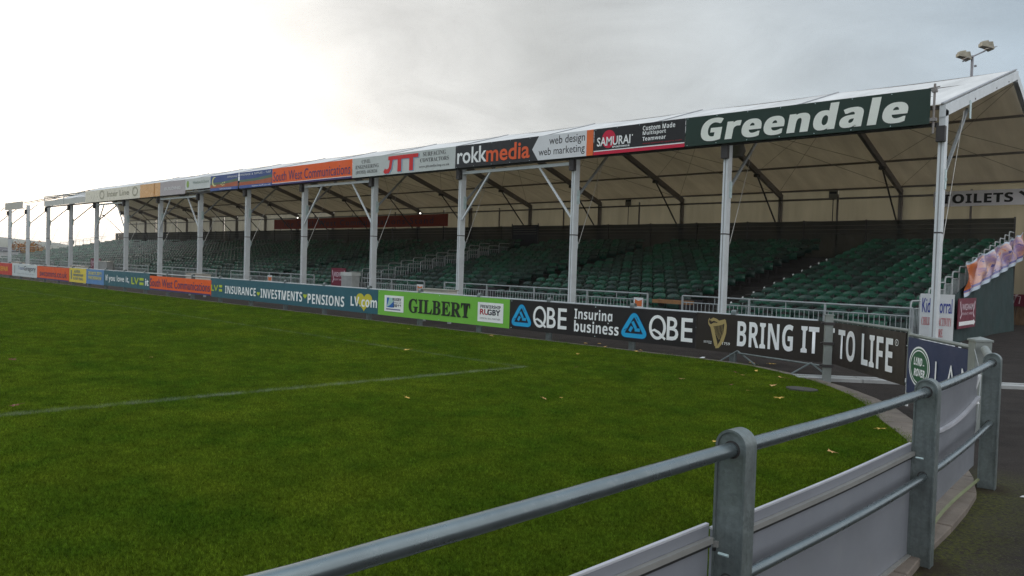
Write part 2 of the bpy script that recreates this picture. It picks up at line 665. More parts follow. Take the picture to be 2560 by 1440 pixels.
# pale drain channel across the gateway
drain_m = mat('drain_concrete', (0.36, 0.37, 0.37), 0.8, 0, 0.15, 3, 0.3, 40, 0.3, (0.15, 0.14, 0.12))
dr = MB()
A, B = Vector((-4.75, 11.95, 0)), Vector((1.2, 16.6, 0))
dv = (B - A).normalized()
nv = Vector((-dv.y, dv.x, 0))
L = (B - A).length
k = 0
drain = thing('drain_channel', 'pale concrete drain channel running across the gateway', 'drain channel')
drain['kind'] = 'structure'
del drain['category']
while k < L:
    for off, wd in ((0.0, 0.20), (0.27, 0.13)):
        a = A + dv * (k + 0.004) + nv * off
        b = A + dv * min(L, k + 0.99) + nv * off
        q = [a, b, b + nv * wd, a + nv * wd]
        MB().add([(p.x, p.y, 0.050) for p in q] + [(p.x, p.y, -0.02) for p in q], [(0, 1, 2, 3), (0, 4, 5, 1), (1, 5, 6, 2), (2, 6, 7, 3), (3, 7, 4, 0)]).obj('channel_block', drain_m, drain)
    k += 1.0
a, b = A + nv * 0.2, B + nv * 0.2
MB().add([(p.x, p.y, 0.018) for p in (a, b, b + nv * 0.07, a + nv * 0.07)], [(0, 1, 2, 3)]).obj('grate', dark_steel, drain)

# manhole cover in the grass
mh = MB()
mh.add([(-4.21 + 0.22 * cos(t_), 10.74 + 0.17 * sin(t_), z) for z in (0.062, 0.02) for t_ in [2 * pi * q / 24 for q in range(24)]],
       [tuple(range(24))] + [(q, q + 24, (q + 1) % 24 + 24, (q + 1) % 24) for q in range(24)])
o = mh.obj('manhole_cover', mat('worn_iron', (0.065, 0.062, 0.055), 0.7, 0.2, 0.3, 10, 0.4, 60))
tag(o, 'dull grey oval cover set in the grass near the gate post', 'drain cover')


# ------------------------------------------------------------------ grass blades
def in_pitch(x, y, pts=[(p.x, p.y) for p in inner]):
    c = np.zeros(len(x), bool)
    j = len(pts) - 1
    for i_ in range(len(pts)):
        xi, yi = pts[i_]
        xj, yj = pts[j]
        hit = ((yi > y) != (yj > y)) & (x < (xj - xi) * (y - yi) / ((yj - yi) + 1e-12) + xi)
        c ^= hit
        j = i_
    return c


NP = 170000
u_ = rng.random(NP)
r0, r1 = 1.7, 75.0
rr = (r0 ** 0.25 + u_ * (r1 ** 0.25 - r0 ** 0.25)) ** 4.0
aa = np.radians(47.36) + np.radians(rng.uniform(-37, 37, NP))
gx, gy = -rr * np.cos(aa), rr * np.sin(aa)
ok = in_pitch(gx, gy)
gx, gy = gx[ok], gy[ok]
# tuft mesh
tm = MB()
for q in range(60):
    bx, by = random.gauss(0, 0.05), random.gauss(0, 0.05)
    a = random.uniform(0, 2 * pi)
    h_ = random.uniform(0.010, 0.027)
    w_ = random.uniform(0.0012, 0.0023)
    lx, ly = random.gauss(0, 0.012), random.gauss(0, 0.012)
    dx_, dy_ = cos(a) * w_, sin(a) * w_
    tm.add([(bx - dx_, by - dy_, 0), (bx + dx_, by + dy_, 0), (bx + lx, by + ly, h_)], [(0, 1, 2)])
tuft_me = tm.mesh('grass_tuft', blade_m)
tuft = bpy.data.objects.new('grass_tuft', tuft_me)       # only a source for the instances, never in the scene
pm = bpy.data.meshes.new('grass_blades')
pm.vertices.add(len(gx))
co = np.stack([gx, gy, np.full(len(gx), 0.033)], 1).astype(np.float32)
pm.vertices.foreach_set('co', co.ravel())
pm.update()
go = link('grass_blades', pm)
structure(go, 'stuff')
tag(go, 'short mown green grass blades of the pitch', 'grass', None, 'stuff')
ng = bpy.data.node_groups.new('grass_scatter', 'GeometryNodeTree')
ng.interface.new_socket('Geometry', in_out='INPUT', socket_type='NodeSocketGeometry')
ng.interface.new_socket('Geometry', in_out='OUTPUT', socket_type='NodeSocketGeometry')
gi = ng.nodes.new('NodeGroupInput')
gout = ng.nodes.new('NodeGroupOutput')
iop = ng.nodes.new('GeometryNodeInstanceOnPoints')
oinf = ng.nodes.new('GeometryNodeObjectInfo')
oinf.inputs['Object'].default_value = tuft
rv1 = ng.nodes.new('FunctionNodeRandomValue')
rv1.data_type = 'FLOAT_VECTOR'
rv1.inputs[0].default_value = (-0.12, -0.12, 0)
rv1.inputs[1].default_value = (0.12, 0.12, 6.283)
rv2 = ng.nodes.new('FunctionNodeRandomValue')
rv2.data_type = 'FLOAT'
rv2.inputs[2].default_value = 0.6
rv2.inputs[3].default_value = 1.45
rv2.inputs['Seed'].default_value = 3
lk = ng.links.new
lk(gi.outputs[0], iop.inputs['Points'])
lk(oinf.outputs['Geometry'], iop.inputs['Instance'])
lk(rv1.outputs[0], iop.inputs['Rotation'])
lk(rv2.outputs[1], iop.inputs['Scale'])
lk(iop.outputs[0], gout.inputs[0])
gm = go.modifiers.new('scatter', 'NODES')
gm.node_group = ng

# ------------------------------------------------------------------ grandstand: frame, roof, walls
YP, YR, YB = 18.24, 25.93, 33.44
ZE, ZR, ZB = 5.42, 7.75, 5.36
X0, D = -4.377, 5.0
NF = 18
FX = [X0 - D * n for n in range(NF)]
stand = thing('grandstand_canopy', 'long white membrane grandstand roof on pale aluminium posts', 'grandstand roof', (0, 0, 0))
sf = (ZR - ZE) / (YR - YP)
sb = (ZB - ZR) / (YB - YR)


def zf(y):
    return ZE + (y - YP) * sf if y <= YR else ZR + (y - YR) * sb


pw, pd = 0.125, 0.24
post_me = {}
hd = MB()
post = MB()
post.box(-pw / 2, pw / 2, 0, pd, 0, ZE - 0.1)
post.box(-pw / 2 - 0.07, pw / 2 + 0.07, -0.03, pd + 0.1, 0.0, 0.02)
pm_ = post.mesh('post', alu)
groove = MB()
groove.box(-0.012, 0.012, -0.003, 0.0, 0.3, 4.8)
groove_me = groove.mesh('keder_groove', mat('groove_shadow_grey', (0.28, 0.28, 0.28), 0.7))
hm = MB().box(-0.085, 0.085, -0.12, 0.02, 4.62, 4.95).mesh('post_head', dark_steel)
pl = MB()
pl.box(pw / 2 + 0.001, pw / 2 + 0.012, pd - 0.10, pd + 0.03, 3.62, 4.05)
pl.box(pw / 2 + 0.012, pw / 2 + 0.03, pd - 0.05, pd - 0.02, 3.8, 3.86)
pl_me = pl.mesh('bracket_plate', zinc)
gs = MB()
gs.add([(x, y, z) for x in (-0.01, 0.01) for (y, z) in ((pd, 2.05), (pd + 0.10, 2.32), (pd + 0.10, 2.45), (pd, 2.60))],
       [(0, 1, 2, 3), (7, 6, 5, 4), (0, 4, 5, 1), (1, 5, 6, 2), (2, 6, 7, 3), (3, 7, 4, 0)])
gs_me = gs.mesh('cable_bracket', zinc)
st_me = MB().box(-pw / 2 - 0.004, pw / 2 + 0.004, -0.004, pd + 0.004, 2.66, 2.69).mesh('strap', dark_steel)


def slope_bar(y0, y1, drop, wd, h):
    """box beam following the roof from y0 to y1, top face `drop` below the sheet, ends plumb"""
    b = MB()
    v = []
    for x in (-wd / 2, wd / 2):
        for y in (y0, y1):
            v += [(x, y, zf(y) - drop - h), (x, y, zf(y) - drop)]
    b.add(v, [(0, 1, 3, 2), (4, 6, 7, 5), (0, 4, 5, 1), (2, 3, 7, 6), (1, 5, 7, 3), (0, 2, 6, 4)])
    return b


rf_me = slope_bar(YP + 0.0, YR - 0.002, 0.10, 0.125, 0.24).mesh('front_rafter', alu)
rb_me = slope_bar(YR + 0.002, YB - 0.13, 0.10, 0.125, 0.24).mesh('rear_rafter', alu_shaded)
rb0_me = slope_bar(YR + 0.002, YB - 0.13, 0.10, 0.125, 0.24).mesh('rear_rafter', alu)
rfi_me = slope_bar(YP + 0.0, YR - 0.002, 0.10, 0.125, 0.24).mesh('front_rafter', alu_shaded)
rf0_me = slope_bar(YP - 0.02, YR - 0.002, 0.012, 0.125, 0.25).mesh('front_rafter', alu)
cap_f = slope_bar(YP - 0.05, YR, -0.045, 0.06, 0.03).mesh('roof_rail', mat('roof_rail_grey', (0.33, 0.34, 0.36), 0.5, 0.2))
bc_me = MB().box(-0.0625, 0.0625, YB - 0.20, YB + 0.04, 0, ZB - 0.1).mesh('rear_column', alu_shaded)
kb = MB()
ky0, kz0, ky1 = YP + pd + 0.0, 3.85, YP + 2.15
kb.bar((0.0, ky0, kz0), (0, ky1, zf(ky1) - 0.38), 0.06, 0.06)
kf_me = kb.mesh('knee_brace', mat('brace_steel', (0.27, 0.29, 0.30), 0.5, 0.4))
kb = MB()
kb.bar((0.0, YB - 0.13, 3.55), (0, YB - 2.6, zf(YB - 2.6) - 0.36), 0.05, 0.05)
kb.box(-0.09, 0.09, YB - 2.75, YB - 2.5, zf(YB - 2.6) - 0.42, zf(YB - 2.6) - 0.30)
kr_me = kb.mesh('rear_knee_brace', dark_steel)
cb = MB()
cb.tube((0.03, YP + pd + 0.09, 2.42), (0.03, YP + 1.7, zf(YP + 1.7) - 0.36), 0.008, 5)
cb_me = cb.mesh('stay_cable', mat('bright_cable', (0.5, 0.5, 0.48), 0.4, 0.5))

for n, x in enumerate(FX):
    po = link('front_post', pm_, stand, (x, YP, 0))
    link('keder_groove', groove_me, po)
    link('post_head', hm, po)
    link('bracket_plate', pl_me, po)
    link('cable_bracket', gs_me, po)
    link('strap', st_me, po)
    if n <= 11:
        link('front_rafter', rf0_me if n == 0 else rfi_me, stand, (x, 0, 0))
        link('roof_rail', cap_f, stand, (x, 0, 0))
    ycut = YP + (-62.3 - x) / 27.1 * (YB - YP)
    if ycut < YR:
        link('rear_rafter', rb0_me if n == 0 else rb_me, stand, (x, 0, 0))
    elif ycut < YB - 1:
        slope_bar(ycut, YB - 0.13, 0.10, 0.125, 0.24).obj('rear_rafter', alu_shaded, stand, loc=(x, 0, 0))
    link('rear_column', bc_me, stand, (x, 0, 0))
    link('knee_brace', kf_me, stand, (x, 0, 0))
    link('rear_knee_brace', kr_me, stand, (x, 0, 0))
    link('stay_cable', cb_me, stand, (x, 0, 0))
# bracket plates where the end rafter takes the brace
e = MB()
e.box(0.064, 0.078, YP + 2.05, YP + 2.2, zf(YP + 2.1) - 0.60, zf(YP + 2.1) - 0.18)
e.obj('rafter_plate', zinc, stand, loc=(FX[0], 0, 0))
for q in (2.6, 4.9, 6.4):
    MB().tube((0.06, YP + q, zf(YP + q) - 0.2), (0.072, YP + q, zf(YP + q) - 0.2), 0.022, 8).obj('bolt', dark_steel, stand, loc=(FX[0], 0, 0))

XL, XR_ = FX[-1], FX[0]
# purlins run the whole length
for y in (YP + 0.12, YP + 2.6, YP + 5.1, YR, YR + 2.5, YR + 5.0, YB - 0.2):
    MB().bar((-62.3 - 27.1 * (y - YP) / (YB - YP) + 0.1, y, zf(y) - 0.07), (XR_ - 0.07, y, zf(y) - 0.07), 0.075, 0.075).obj('purlin', alu_shaded, stand)
MB().box(-64.4, XR_ - 0.07, YP - 0.10, YP - 0.02, 4.95, 5.03).obj('eave_beam', dark_steel, stand)
MB().box(XL, XR_ - 0.07, YB - 0.20, YB - 0.14, 4.93, 5.01).obj('rear_eave_beam', alu_shaded, stand)

def bxe(y):
    """the far end of the roof is cut on a slant"""
    return -62.3 - 27.1 * (y - YP) / (YB - YP)


# roof sheets bay by bay
for n in range(NF - 1):
    xa, xb = FX[n + 1], FX[n]
    for (y0, y1) in ((YP - 0.02, YR), (YR, YB)):
        if xb < min(bxe(y0), bxe(y1)) + 0.01:
            continue

        def fn(u, v, xa=xa, xb=xb, y0=y0, y1=y1):
            y = y0 + (y1 - y0) * v
            x = max(xa + (xb - xa) * u, min(bxe(y), xb))
            sag = 0.085 * sin(pi * u) * (0.55 + 0.45 * sin(pi * min(1, max(0, v))))
            if y0 > YR - 0.1:
                sag *= 0.3 if 0.25 < v < 0.75 else 0.6
            return (x, y, zf(y) - sag + 0.012)
        MB().grid(fn, 10, 8).obj('roof_sheet', rooftop, stand, smooth=True, auto=False)
# scalloped valance under the end rafter edge and end trim
# rear wall membranes, each bay in two panels
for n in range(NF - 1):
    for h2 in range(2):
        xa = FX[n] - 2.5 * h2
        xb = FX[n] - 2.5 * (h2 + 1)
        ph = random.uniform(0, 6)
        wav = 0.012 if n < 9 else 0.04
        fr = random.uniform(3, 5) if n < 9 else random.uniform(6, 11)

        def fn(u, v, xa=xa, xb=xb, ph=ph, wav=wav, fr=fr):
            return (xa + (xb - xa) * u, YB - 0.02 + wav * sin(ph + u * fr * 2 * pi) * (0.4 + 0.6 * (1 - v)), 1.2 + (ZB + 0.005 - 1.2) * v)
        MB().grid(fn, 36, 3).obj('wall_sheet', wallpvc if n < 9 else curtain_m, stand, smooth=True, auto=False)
    MB().box(FX[n] - 2.535, FX[n] - 2.465, YB - 0.12, YB - 0.07, 1.2, ZB - 0.2).obj('wall_stud', alu_shaded, stand)

# wind bracing cables
for n in range(NF - 1):
    xa, xb = FX[n], FX[n + 1]
    if n > 11:
        continue
    for (y0, y1) in ((YR + 0.2, YB - 0.4), (YR + 0.2, YR + 4.9)):
        c_ = MB()
        c_.tube((xa, y0, zf(y0) - 0.22), (xb, y1, zf(y1) - 0.22), 0.009, 4)
        c_.obj('bracing_cable', cable_m, stand)
        c_ = MB()
        c_.tube((xb, y0, zf(y0) - 0.22), (xa, y1, zf(y1) - 0.22), 0.009, 4)
        c_.obj('bracing_cable', cable_m, stand)

# goal-post bracing in some bays
for n in (2, 4, 7, 9):
    xa, xb = FX[n] - 0.07, FX[n + 1] + 0.07
    MB().box(xb, xa, YP + 0.02, YP + 0.10, 4.80, 4.90).obj('portal_beam', alu, stand)
    for s_, xp in ((-1, FX[n]), (1, FX[n + 1])):
        MB().bar((xp + s_ * 0.09, YP + 0.06, 3.22), (xp + s_ * 1.40, YP + 0.06, 4.80), 0.055, 0.055).obj('portal_strut', alu, stand)

# small end tube where the fascia finishes, with couplers
sp = MB()
sp.tube((-4.50, YP - 0.2, 4.78), (-4.50, YP - 0.2, 5.84), 0.025, 8)
sp.box(-4.55, -4.45, YP - 0.25, YP - 0.15, 5.66, 5.72)
sp.box(-4.56, -4.44, YP - 0.26, YP - 0.14, 5.04, 5.11)
sp.tube((-4.62, YP - 0.2, 5.75), (-4.40, YP - 0.2, 5.77), 0.014, 6)
sp.obj('scaffold_tube', mat('tube_steel', (0.25, 0.23, 0.22), 0.5, 0.4), stand)
sp = MB()
for z in (5.72, 5.08):
    sp.tube((-64.2, YP - 0.16, z), (-4.5, YP - 0.16, z), 0.024, 6)
sp.tube((-74.6, YP - 0.16, 5.05), (-69.2, YP - 0.16, 5.05), 0.035, 6)
sp.obj('fascia_tube', galv_far, stand)
# floodlight or speaker pod behind the second post head
sp = MB()
pts = [(-9.75 + 0.30 * cos(2 * pi * q / 16) * s, 19.5 + 0.18 * sin(2 * pi * q / 16) * s, z) for (s, z) in ((0.35, 5.42), (0.8, 5.2), (1.0, 5.0), (0.75, 4.85), (0.0, 4.82)) for q in range(16)]
fs = [(r * 16 + q, r * 16 + (q + 1) % 16, (r + 1) * 16 + (q + 1) % 16, (r + 1) * 16 + q) for r in range(4) for q in range(16)]
sp.add(pts, fs)
o = sp.obj('loudspeaker', mat('speaker_grey', (0.2, 0.19, 0.17), 0.6), None, smooth=True)
tag(o, 'round grey loudspeaker hung under the roof behind the second post', 'loudspeaker')

# ------------------------------------------------------------------ boards, lettering
FONT_SIZE = 1.0


def sans_bold(s):
    return ''.join(chr(0x1D5D4 + ord(c) - 65) if 'A' <= c <= 'Z' else chr(0x1D5EE + ord(c) - 97) if 'a' <= c <= 'z' else chr(0x1D7EC + ord(c) - 48) if '0' <= c <= '9' else c for c in s)


def text_mesh(s, bold=0.0, spacing=1.0):
    cu = bpy.data.curves.new('lettering', 'FONT')
    cu.body = s
    cu.size = 1
    cu.offset = bold
    cu.space_character = spacing
    cu.resolution_u = 3
    ob = bpy.data.objects.new('tmp', cu)
    COL.objects.link(ob)
    dg = bpy.context.evaluated_depsgraph_get()
    dg.update()
    me = bpy.data.meshes.new_from_object(ob.evaluated_get(dg))
    bpy.data.objects.remove(ob)
    bpy.data.curves.remove(cu)
    n_ = len(me.vertices)
    a = np.empty(n_ * 3, np.float32)
    me.vertices.foreach_get('co', a)
    return me, a.reshape(-1, 3)


def text(root, s, x0, x1, z0, z1, material, bold=0.0, spacing=1.0, shear=0.0, y=-0.010, name='lettering', heavy=0.0):
    """flat print: the string fitted to a rectangle of the board"""
    me, a = text_mesh(s, bold, spacing)
    if heavy:
        polys = [tuple(p.vertices) for p in me.polygons]
        nv_ = len(a)
        a0 = a.copy()
        parts, fcs = [], []
        for k2, dx2 in enumerate((-heavy, -heavy / 3, heavy / 3, heavy)):
            a2 = a0.copy()
            a2[:, 0] += dx2
            a2[:, 2] = k2 * 0.0004
            parts.append(a2)
            fcs += [tuple(q + k2 * nv_ for q in f) for f in polys]
        a = np.concatenate(parts)
        me = bpy.data.meshes.new('lettering')
        me.from_pydata(a.tolist(), [], fcs)
    a[:, 0] += a[:, 1] * shear
    mn, mx = a.min(0), a.max(0)
    b = np.empty_like(a)
    b[:, 0] = x0 + (a[:, 0] - mn[0]) / (mx[0] - mn[0]) * (x1 - x0)
    b[:, 2] = z0 + (a[:, 1] - mn[1]) / (mx[1] - mn[1]) * (z1 - z0)
    b[:, 1] = y - (a[:, 2] if heavy else 0)
    me.vertices.foreach_set('co', b.ravel())
    me.materials.clear()
    me.materials.append(material)
    me.update()
    return link(name, me, root)


def flat(root, pts, material, y=-0.008, name='emblem'):
    tri = tessellate_polygon([[Vector((p[0], p[1], 0)) for p in pts]])
    return MB().add([(p[0], y, p[1]) for p in pts], [tuple(t) for t in tri]).obj(name, material, root)


def rect(root, x0, x1, z0, z1, material, y=-0.008, name='panel_print'):
    return flat(root, [(x0, z0), (x1, z0), (x1, z1), (x0, z1)], material, y, name)


def disc(root, cx_, cz, rx, rz, material, y=-0.008, name='emblem', n_=32):
    return flat(root, [(cx_ + rx * cos(2 * pi * k_ / n_), cz + rz * sin(2 * pi * k_ / n_)) for k_ in range(n_)], material, y, name)


def stroke(root, pts, wd, material, y=-0.009, name='emblem', closed=False):
    """thick polyline in the board plane, mitred"""
    P = [Vector((p[0], p[1])) for p in pts]
    n_ = len(P)
    L_, R_ = [], []
    for i_ in range(n_):
        if closed:
            a, b = P[i_ - 1], P[(i_ + 1) % n_]
        else:
            a, b = P[max(0, i_ - 1)], P[min(n_ - 1, i_ + 1)]
        d_ = (b - a).normalized()
        nn_ = Vector((-d_.y, d_.x)) * (wd[i_] if isinstance(wd, list) else wd) / 2
        L_.append(P[i_] + nn_)
        R_.append(P[i_] - nn_)
    vs = [(p.x, y, p.y) for p in L_ + R_]
    fs = []
    for i_ in range(n_ if closed else n_ - 1):
        j_ = (i_ + 1) % n_
        fs.append((i_, j_, n_ + j_, n_ + i_))
    return MB().add(vs, fs).obj(name, material, root)


def board(name, label, cat, x0, x1, y, z0, z1, material, group=None, th=0.012, joints=None, bolts=0):
    """board in the plane y = const, facing -Y; local x = 0 at its left end, local z = 0 at its bottom"""
    r = thing(name, label, cat, (x0, y, z0), 0, group)
    L_ = x1 - x0
    H_ = z1 - z0
    cuts = [0] + (joints or []) + [L_]
    for a, b in zip(cuts[:-1], cuts[1:]):
        MB().box(a + 0.002, b - 0.002, 0, th, 0, H_).obj('panel', material, r)
    if bolts:
        k_ = 0.06
        me_ = MB().tube((0, -0.006, 0), (0, 0, 0), 0.012, 6).mesh('bolt', zinc)
        while k_ < L_:
            for z in (0.03, H_ - 0.03):
                link('bolt', me_, r, (k_, 0, z))
            k_ += bolts
    return r


def rounded(pts_c, rad, seg=6):
    """rounded polygon"""
    o_ = []
    n_ = len(pts_c)
    for i_ in range(n_):
        p, a, b = Vector(pts_c[i_]), Vector(pts_c[i_ - 1]), Vector(pts_c[(i_ + 1) % n_])
        u1, u2 = (a - p).normalized(), (b - p).normalized()
        s0, s1 = p + u1 * rad, p + u2 * rad
        for k_ in range(seg + 1):
            t_ = k_ / seg
            o_.append((s0 * (1 - t_) ** 2 + p * 2 * t_ * (1 - t_) + s1 * t_ ** 2)[:])
    return o_


def heart(root, cx_, cz, w_, h_, material, y=-0.0085):
    pts = []
    for k_ in range(40):
        t_ = 2 * pi * k_ / 40
        x = 16 * sin(t_) ** 3 / 34
        z = (13 * cos(t_) - 5 * cos(2 * t_) - 2 * cos(3 * t_) - cos(4 * t_)) / 29
        pts.append((cx_ + x * w_, cz + z * h_))
    return flat(root, pts, material, y, 'heart_emblem')


def bold_serif(s):
    return ''.join(chr(0x1D400 + ord(c) - 65) if 'A' <= c <= 'Z' else chr(0x1D41A + ord(c) - 97) if 'a' <= c <= 'z' else chr(0x1D7CE + ord(c) - 48) if '0' <= c <= '9' else c for c in s)


white_p = paint('white_print', (242, 244, 244))
black_p = paint('black_print', (20, 19, 20))
cream_p = paint('cream_print', (236, 240, 232))
G1 = 'advertising boards along the front edge of the roof'
YF_ = 17.99

# --- roof fascia, right to left
gr = paint('dark_green_board', (14, 46, 34), 0.45)
b = board('fascia_board', 'dark green fascia board with large heavy cream lettering at the right end of the roof', 'advertising board', -10.44, -4.56, YF_, 4.985, 5.745, gr, G1, bolts=0.84)
text(b, sans_bold('Greendale'), 0.46, 5.45, 0.085, 0.70, cream_p, 0.012, 1.10, 0.14, heavy=0.022)
bk = paint('black_board', (26, 24, 27), 0.45)
crimson = paint('crimson_print', (205, 20, 62))
b = board('fascia_board', 'black fascia board with a crimson disc, white brush lettering and a crimson bottom stripe', 'advertising board', -13.455, -10.45, YF_, 4.985, 5.745, bk, G1, bolts=0.75)
rect(b, 0.0, 3.0, 0.0, 0.095, crimson)
rect(b, 0.0, 3.0, 0.097, 0.125, white_p)
disc(b, 0.53, 0.43, 0.24, 0.26, crimson)
text(b, 'SAMURAI', 0.12, 1.28, 0.24, 0.50, white_p, 0.02, 1.0, 0.0, -0.0115)
text(b, sans_bold('SPORTSWEAR'), 0.66, 1.26, 0.165, 0.215, white_p, 0.02, 1.0)
disc(b, 1.34, 0.47, 0.018, 0.022, white_p, -0.009)
text(b, sans_bold('Custom Made'), 1.68, 2.70, 0.555, 0.69, white_p, 0.004, 1.05)
text(b, sans_bold('Multisport'), 1.68, 2.42, 0.40, 0.54, white_p, 0.004, 1.05)
text(b, sans_bold('Teamwear'), 1.68, 2.42, 0.27, 0.38, white_p, 0.004, 1.05)
text(b, 'www.samurai-sports.com', 1.68, 2.92, 0.165, 0.22, paint('dark_red_print', (170, 22, 40)), 0.0)
ch = paint('charcoal_board', (40, 40, 44), 0.5)
org = paint('orange_print', (232, 96, 48))
b = board('fascia_board', 'charcoal fascia board with white and orange lettering running into a white arrow panel', 'advertising board', -19.38, -13.47, YF_, 4.985, 5.745, ch, G1, bolts=0.84)
flat(b, [(3.53, 0.36), (3.80, 0.758), (5.66, 0.758), (5.66, 0.002), (3.78, 0.002)], paint('pale_grey_print', (222, 224, 228)))
rect(b, 5.662, 5.905, 0.002, 0.758, paint('orange_bar', (232, 110, 52)))
text(b, 'rokk', 0.10, 1.53, 0.13, 0.68, white_p, 0.018)
text(b, 'media', 1.50, 3.43, 0.11, 0.66, org, 0.018)
dk = paint('charcoal_print', (40, 38, 44))
text(b, 'web design', 4.22, 5.60, 0.38, 0.70, dk, 0.004)
text(b, 'web marketing', 3.80, 5.60, 0.07, 0.37, dk, 0.004)
jt = paint('silver_grey_board', (196, 202, 200), 0.4, 0.05, 0.1)
b = board('fascia_board', 'silver grey fascia board with three big red letters and small serif lines', 'advertising board', -25.39, -19.39, YF_, 4.985, 5.745, jt, G1, bolts=1.0)
gy = paint('grey_print', (92, 92, 92))
text(b, bold_serif('CIVIL'), 0.62, 1.18, 0.53, 0.67, gy, -0.004)
text(b, bold_serif('ENGINEERING'), 0.22, 1.72, 0.33, 0.47, gy, -0.004)
text(b, '(' + bold_serif('01392') + ') ' + bold_serif('462856'), 0.26, 1.62, 0.10, 0.26, gy, -0.004)
rd = paint('red_print', (214, 40, 44))
bl_sh = paint('sky_blue_print', (120, 170, 200))
for (yy, ox, mm) in ((-0.009, 0.05, bl_sh), (-0.012, 0.0, rd)):
    zb = 0.08 - ox * 0.4
    stroke(b, [(2.06 + ox, zb + 0.10), (2.14 + ox, zb + 0.04), (2.32 + ox, zb + 0.05), (2.42 + ox, zb + 0.16), (2.50 + ox, zb + 0.54)], 0.17, mm, yy, 'lettering')
    rect(b, 2.30 + ox, 4.05 + ox, zb + 0.46, zb + 0.60, mm, yy - 0.0006, 'lettering')
    rect(b, 2.86 + ox, 3.08 + ox, zb, zb + 0.47, mm, yy - 0.0003, 'lettering')
    rect(b, 3.54 + ox, 3.76 + ox, zb, zb + 0.47, mm, yy - 0.0003, 'lettering')
text(b, bold_serif('SURFACING'), 4.30, 5.52, 0.54, 0.69, gy, -0.004)
text(b, bold_serif('CONTRACTORS'), 4.15, 5.68, 0.33, 0.47, gy, -0.004)
text(b, bold_serif('www.jttsurfacing.co.uk'), 4.10, 5.72, 0.11, 0.22, gy, -0.006)
so_ = paint('orange_board', (240, 96, 24), 0.45)
navy = paint('navy_print', (56, 52, 110))
b = board('fascia_board', 'long orange fascia board with navy lettering and a navy strip along its bottom', 'advertising board', -31.52, -25.41, YF_, 4.985, 5.745, so_, G1)
text(b, 'South West Communications', 0.1, 6.0, 0.17, 0.60, navy, 0.0, 1.05)
rect(b, 0, 6.1, 0.0, 0.07, navy)
rect(b, 0, 6.1, 0.072, 0.095, white_p)
sk = paint('dusk_blue_board', (52, 78, 140), 0.4)


def landscape(b, L_):
    fl = lambda a, c: [(0, a), (L_ * 0.35, a + 0.02), (L_ * 0.7, a + 0.07), (L_, a + 0.13), (L_, c), (0, c)]
    flat(b, [(0, 0.40), (L_ * 0.5, 0.42), (L_, 0.52), (L_, 0.14), (0, 0.14)], paint('hill_green_print', (88, 116, 100)), -0.0070, 'panel_print')
    flat(b, [(0, 0.30), (L_ * 0.5, 0.30), (L_, 0.38), (L_, 0.14), (0, 0.14)], paint('rust_print', (176, 92, 60)), -0.0078, 'panel_print')
    rect(b, 0, L_, 0.0, 0.14, paint('blue_strip_print', (66, 92, 160)), -0.0086)


b = board('fascia_board', 'blue fascia board with a landscape of rust coloured fields, right half of the pair', 'advertising board', -34.55, -31.54, YF_, 4.985, 5.745, sk, G1)
landscape(b, 3.0)
text(b, 'DRAINAGE  &  SUPPLIES  -  TURF', 0.1, 2.9, 0.60, 0.69, white_p)
text(b, 'www.turf.co.uk', 1.2, 2.9, 0.04, 0.11, white_p)
b = board('fascia_board', 'blue fascia board with a pale crescent moon and cream dots, left half of the pair', 'advertising board', -37.54, -34.69, YF_, 4.985, 5.745, sk, G1)
landscape(b, 2.84)
crc = paint('crescent_cream', (216, 214, 150))
outer_c = [(0.46 + 0.30 * cos(t_), 0.46 + 0.24 * sin(t_)) for t_ in np.linspace(radians(75), radians(300), 20)]
inner_c = [(0.54 + 0.24 * cos(t_), 0.47 + 0.19 * sin(t_)) for t_ in np.linspace(radians(290), radians(85), 20)]
flat(b, outer_c + inner_c, crc, -0.0100)
for q in ((1.15, 0.30), (1.33, 0.36), (1.50, 0.38), (1.28, 0.24), (1.44, 0.26)):
    disc(b, q[0], q[1], 0.055, 0.035, crc, -0.0100, n_=10)
text(b, 'DRAINAGE', 1.8, 2.8, 0.58, 0.67, white_p)
text(b, 'services', 1.0, 2.2, 0.04, 0.11, white_p)
wb = paint('off_white_board', (212, 216, 214), 0.45, 0.05, 0.15)
b = board('fascia_board', 'pale board with a small green mark, hung above a tan strip of bare fascia', 'advertising board', -40.42, -37.56, YF_, 5.17, 5.745, wb, G1)
text(b, 'Windows & Doors', 0.9, 2.7, 0.28, 0.44, paint('pale_green_print', (140, 160, 150)))
disc(b, 0.3, 0.3, 0.14, 0.18, paint('leaf_green_print', (150, 180, 90)))
b = board('fascia_board', 'lilac grey fascia board with faint pale lettering', 'advertising board', -43.6, -40.44, YF_, 4.985, 5.745, paint('lilac_board', (176, 168, 172), 0.35), G1)
text(b, 'BUILDING', 0.6, 2.6, 0.28, 0.44, white_p)
b = board('fascia_board', 'tan orange fascia board left of the lilac one', 'advertising board', -46.4, -43.62, YF_, 4.985, 5.745, paint('tan_board', (226, 170, 104), 0.3), G1)
rect(b, 1.95, 2.05, 0, 0.76, paint('tan_dark_print', (190, 130, 70)))
b = board('fascia_board', 'long washed-out cream fascia board with two ring emblems and faint lettering', 'advertising board', -55.45, -46.42, YF_, 4.985, 5.745, paint('cream_board', (224, 218, 200), 0.3), G1)
fg = paint('faded_grey_print', (170, 165, 145))
text(b, 'Inter Line', 3.9, 7.4, 0.25, 0.60, fg, 0.01)
for cxx in (3.0, 8.3):
    stroke(b, [(cxx + 0.36 * cos(2 * pi * k_ / 20), 0.42 + 0.24 * sin(2 * pi * k_ / 20)) for k_ in range(20)], 0.10, fg, -0.009, 'emblem', True)
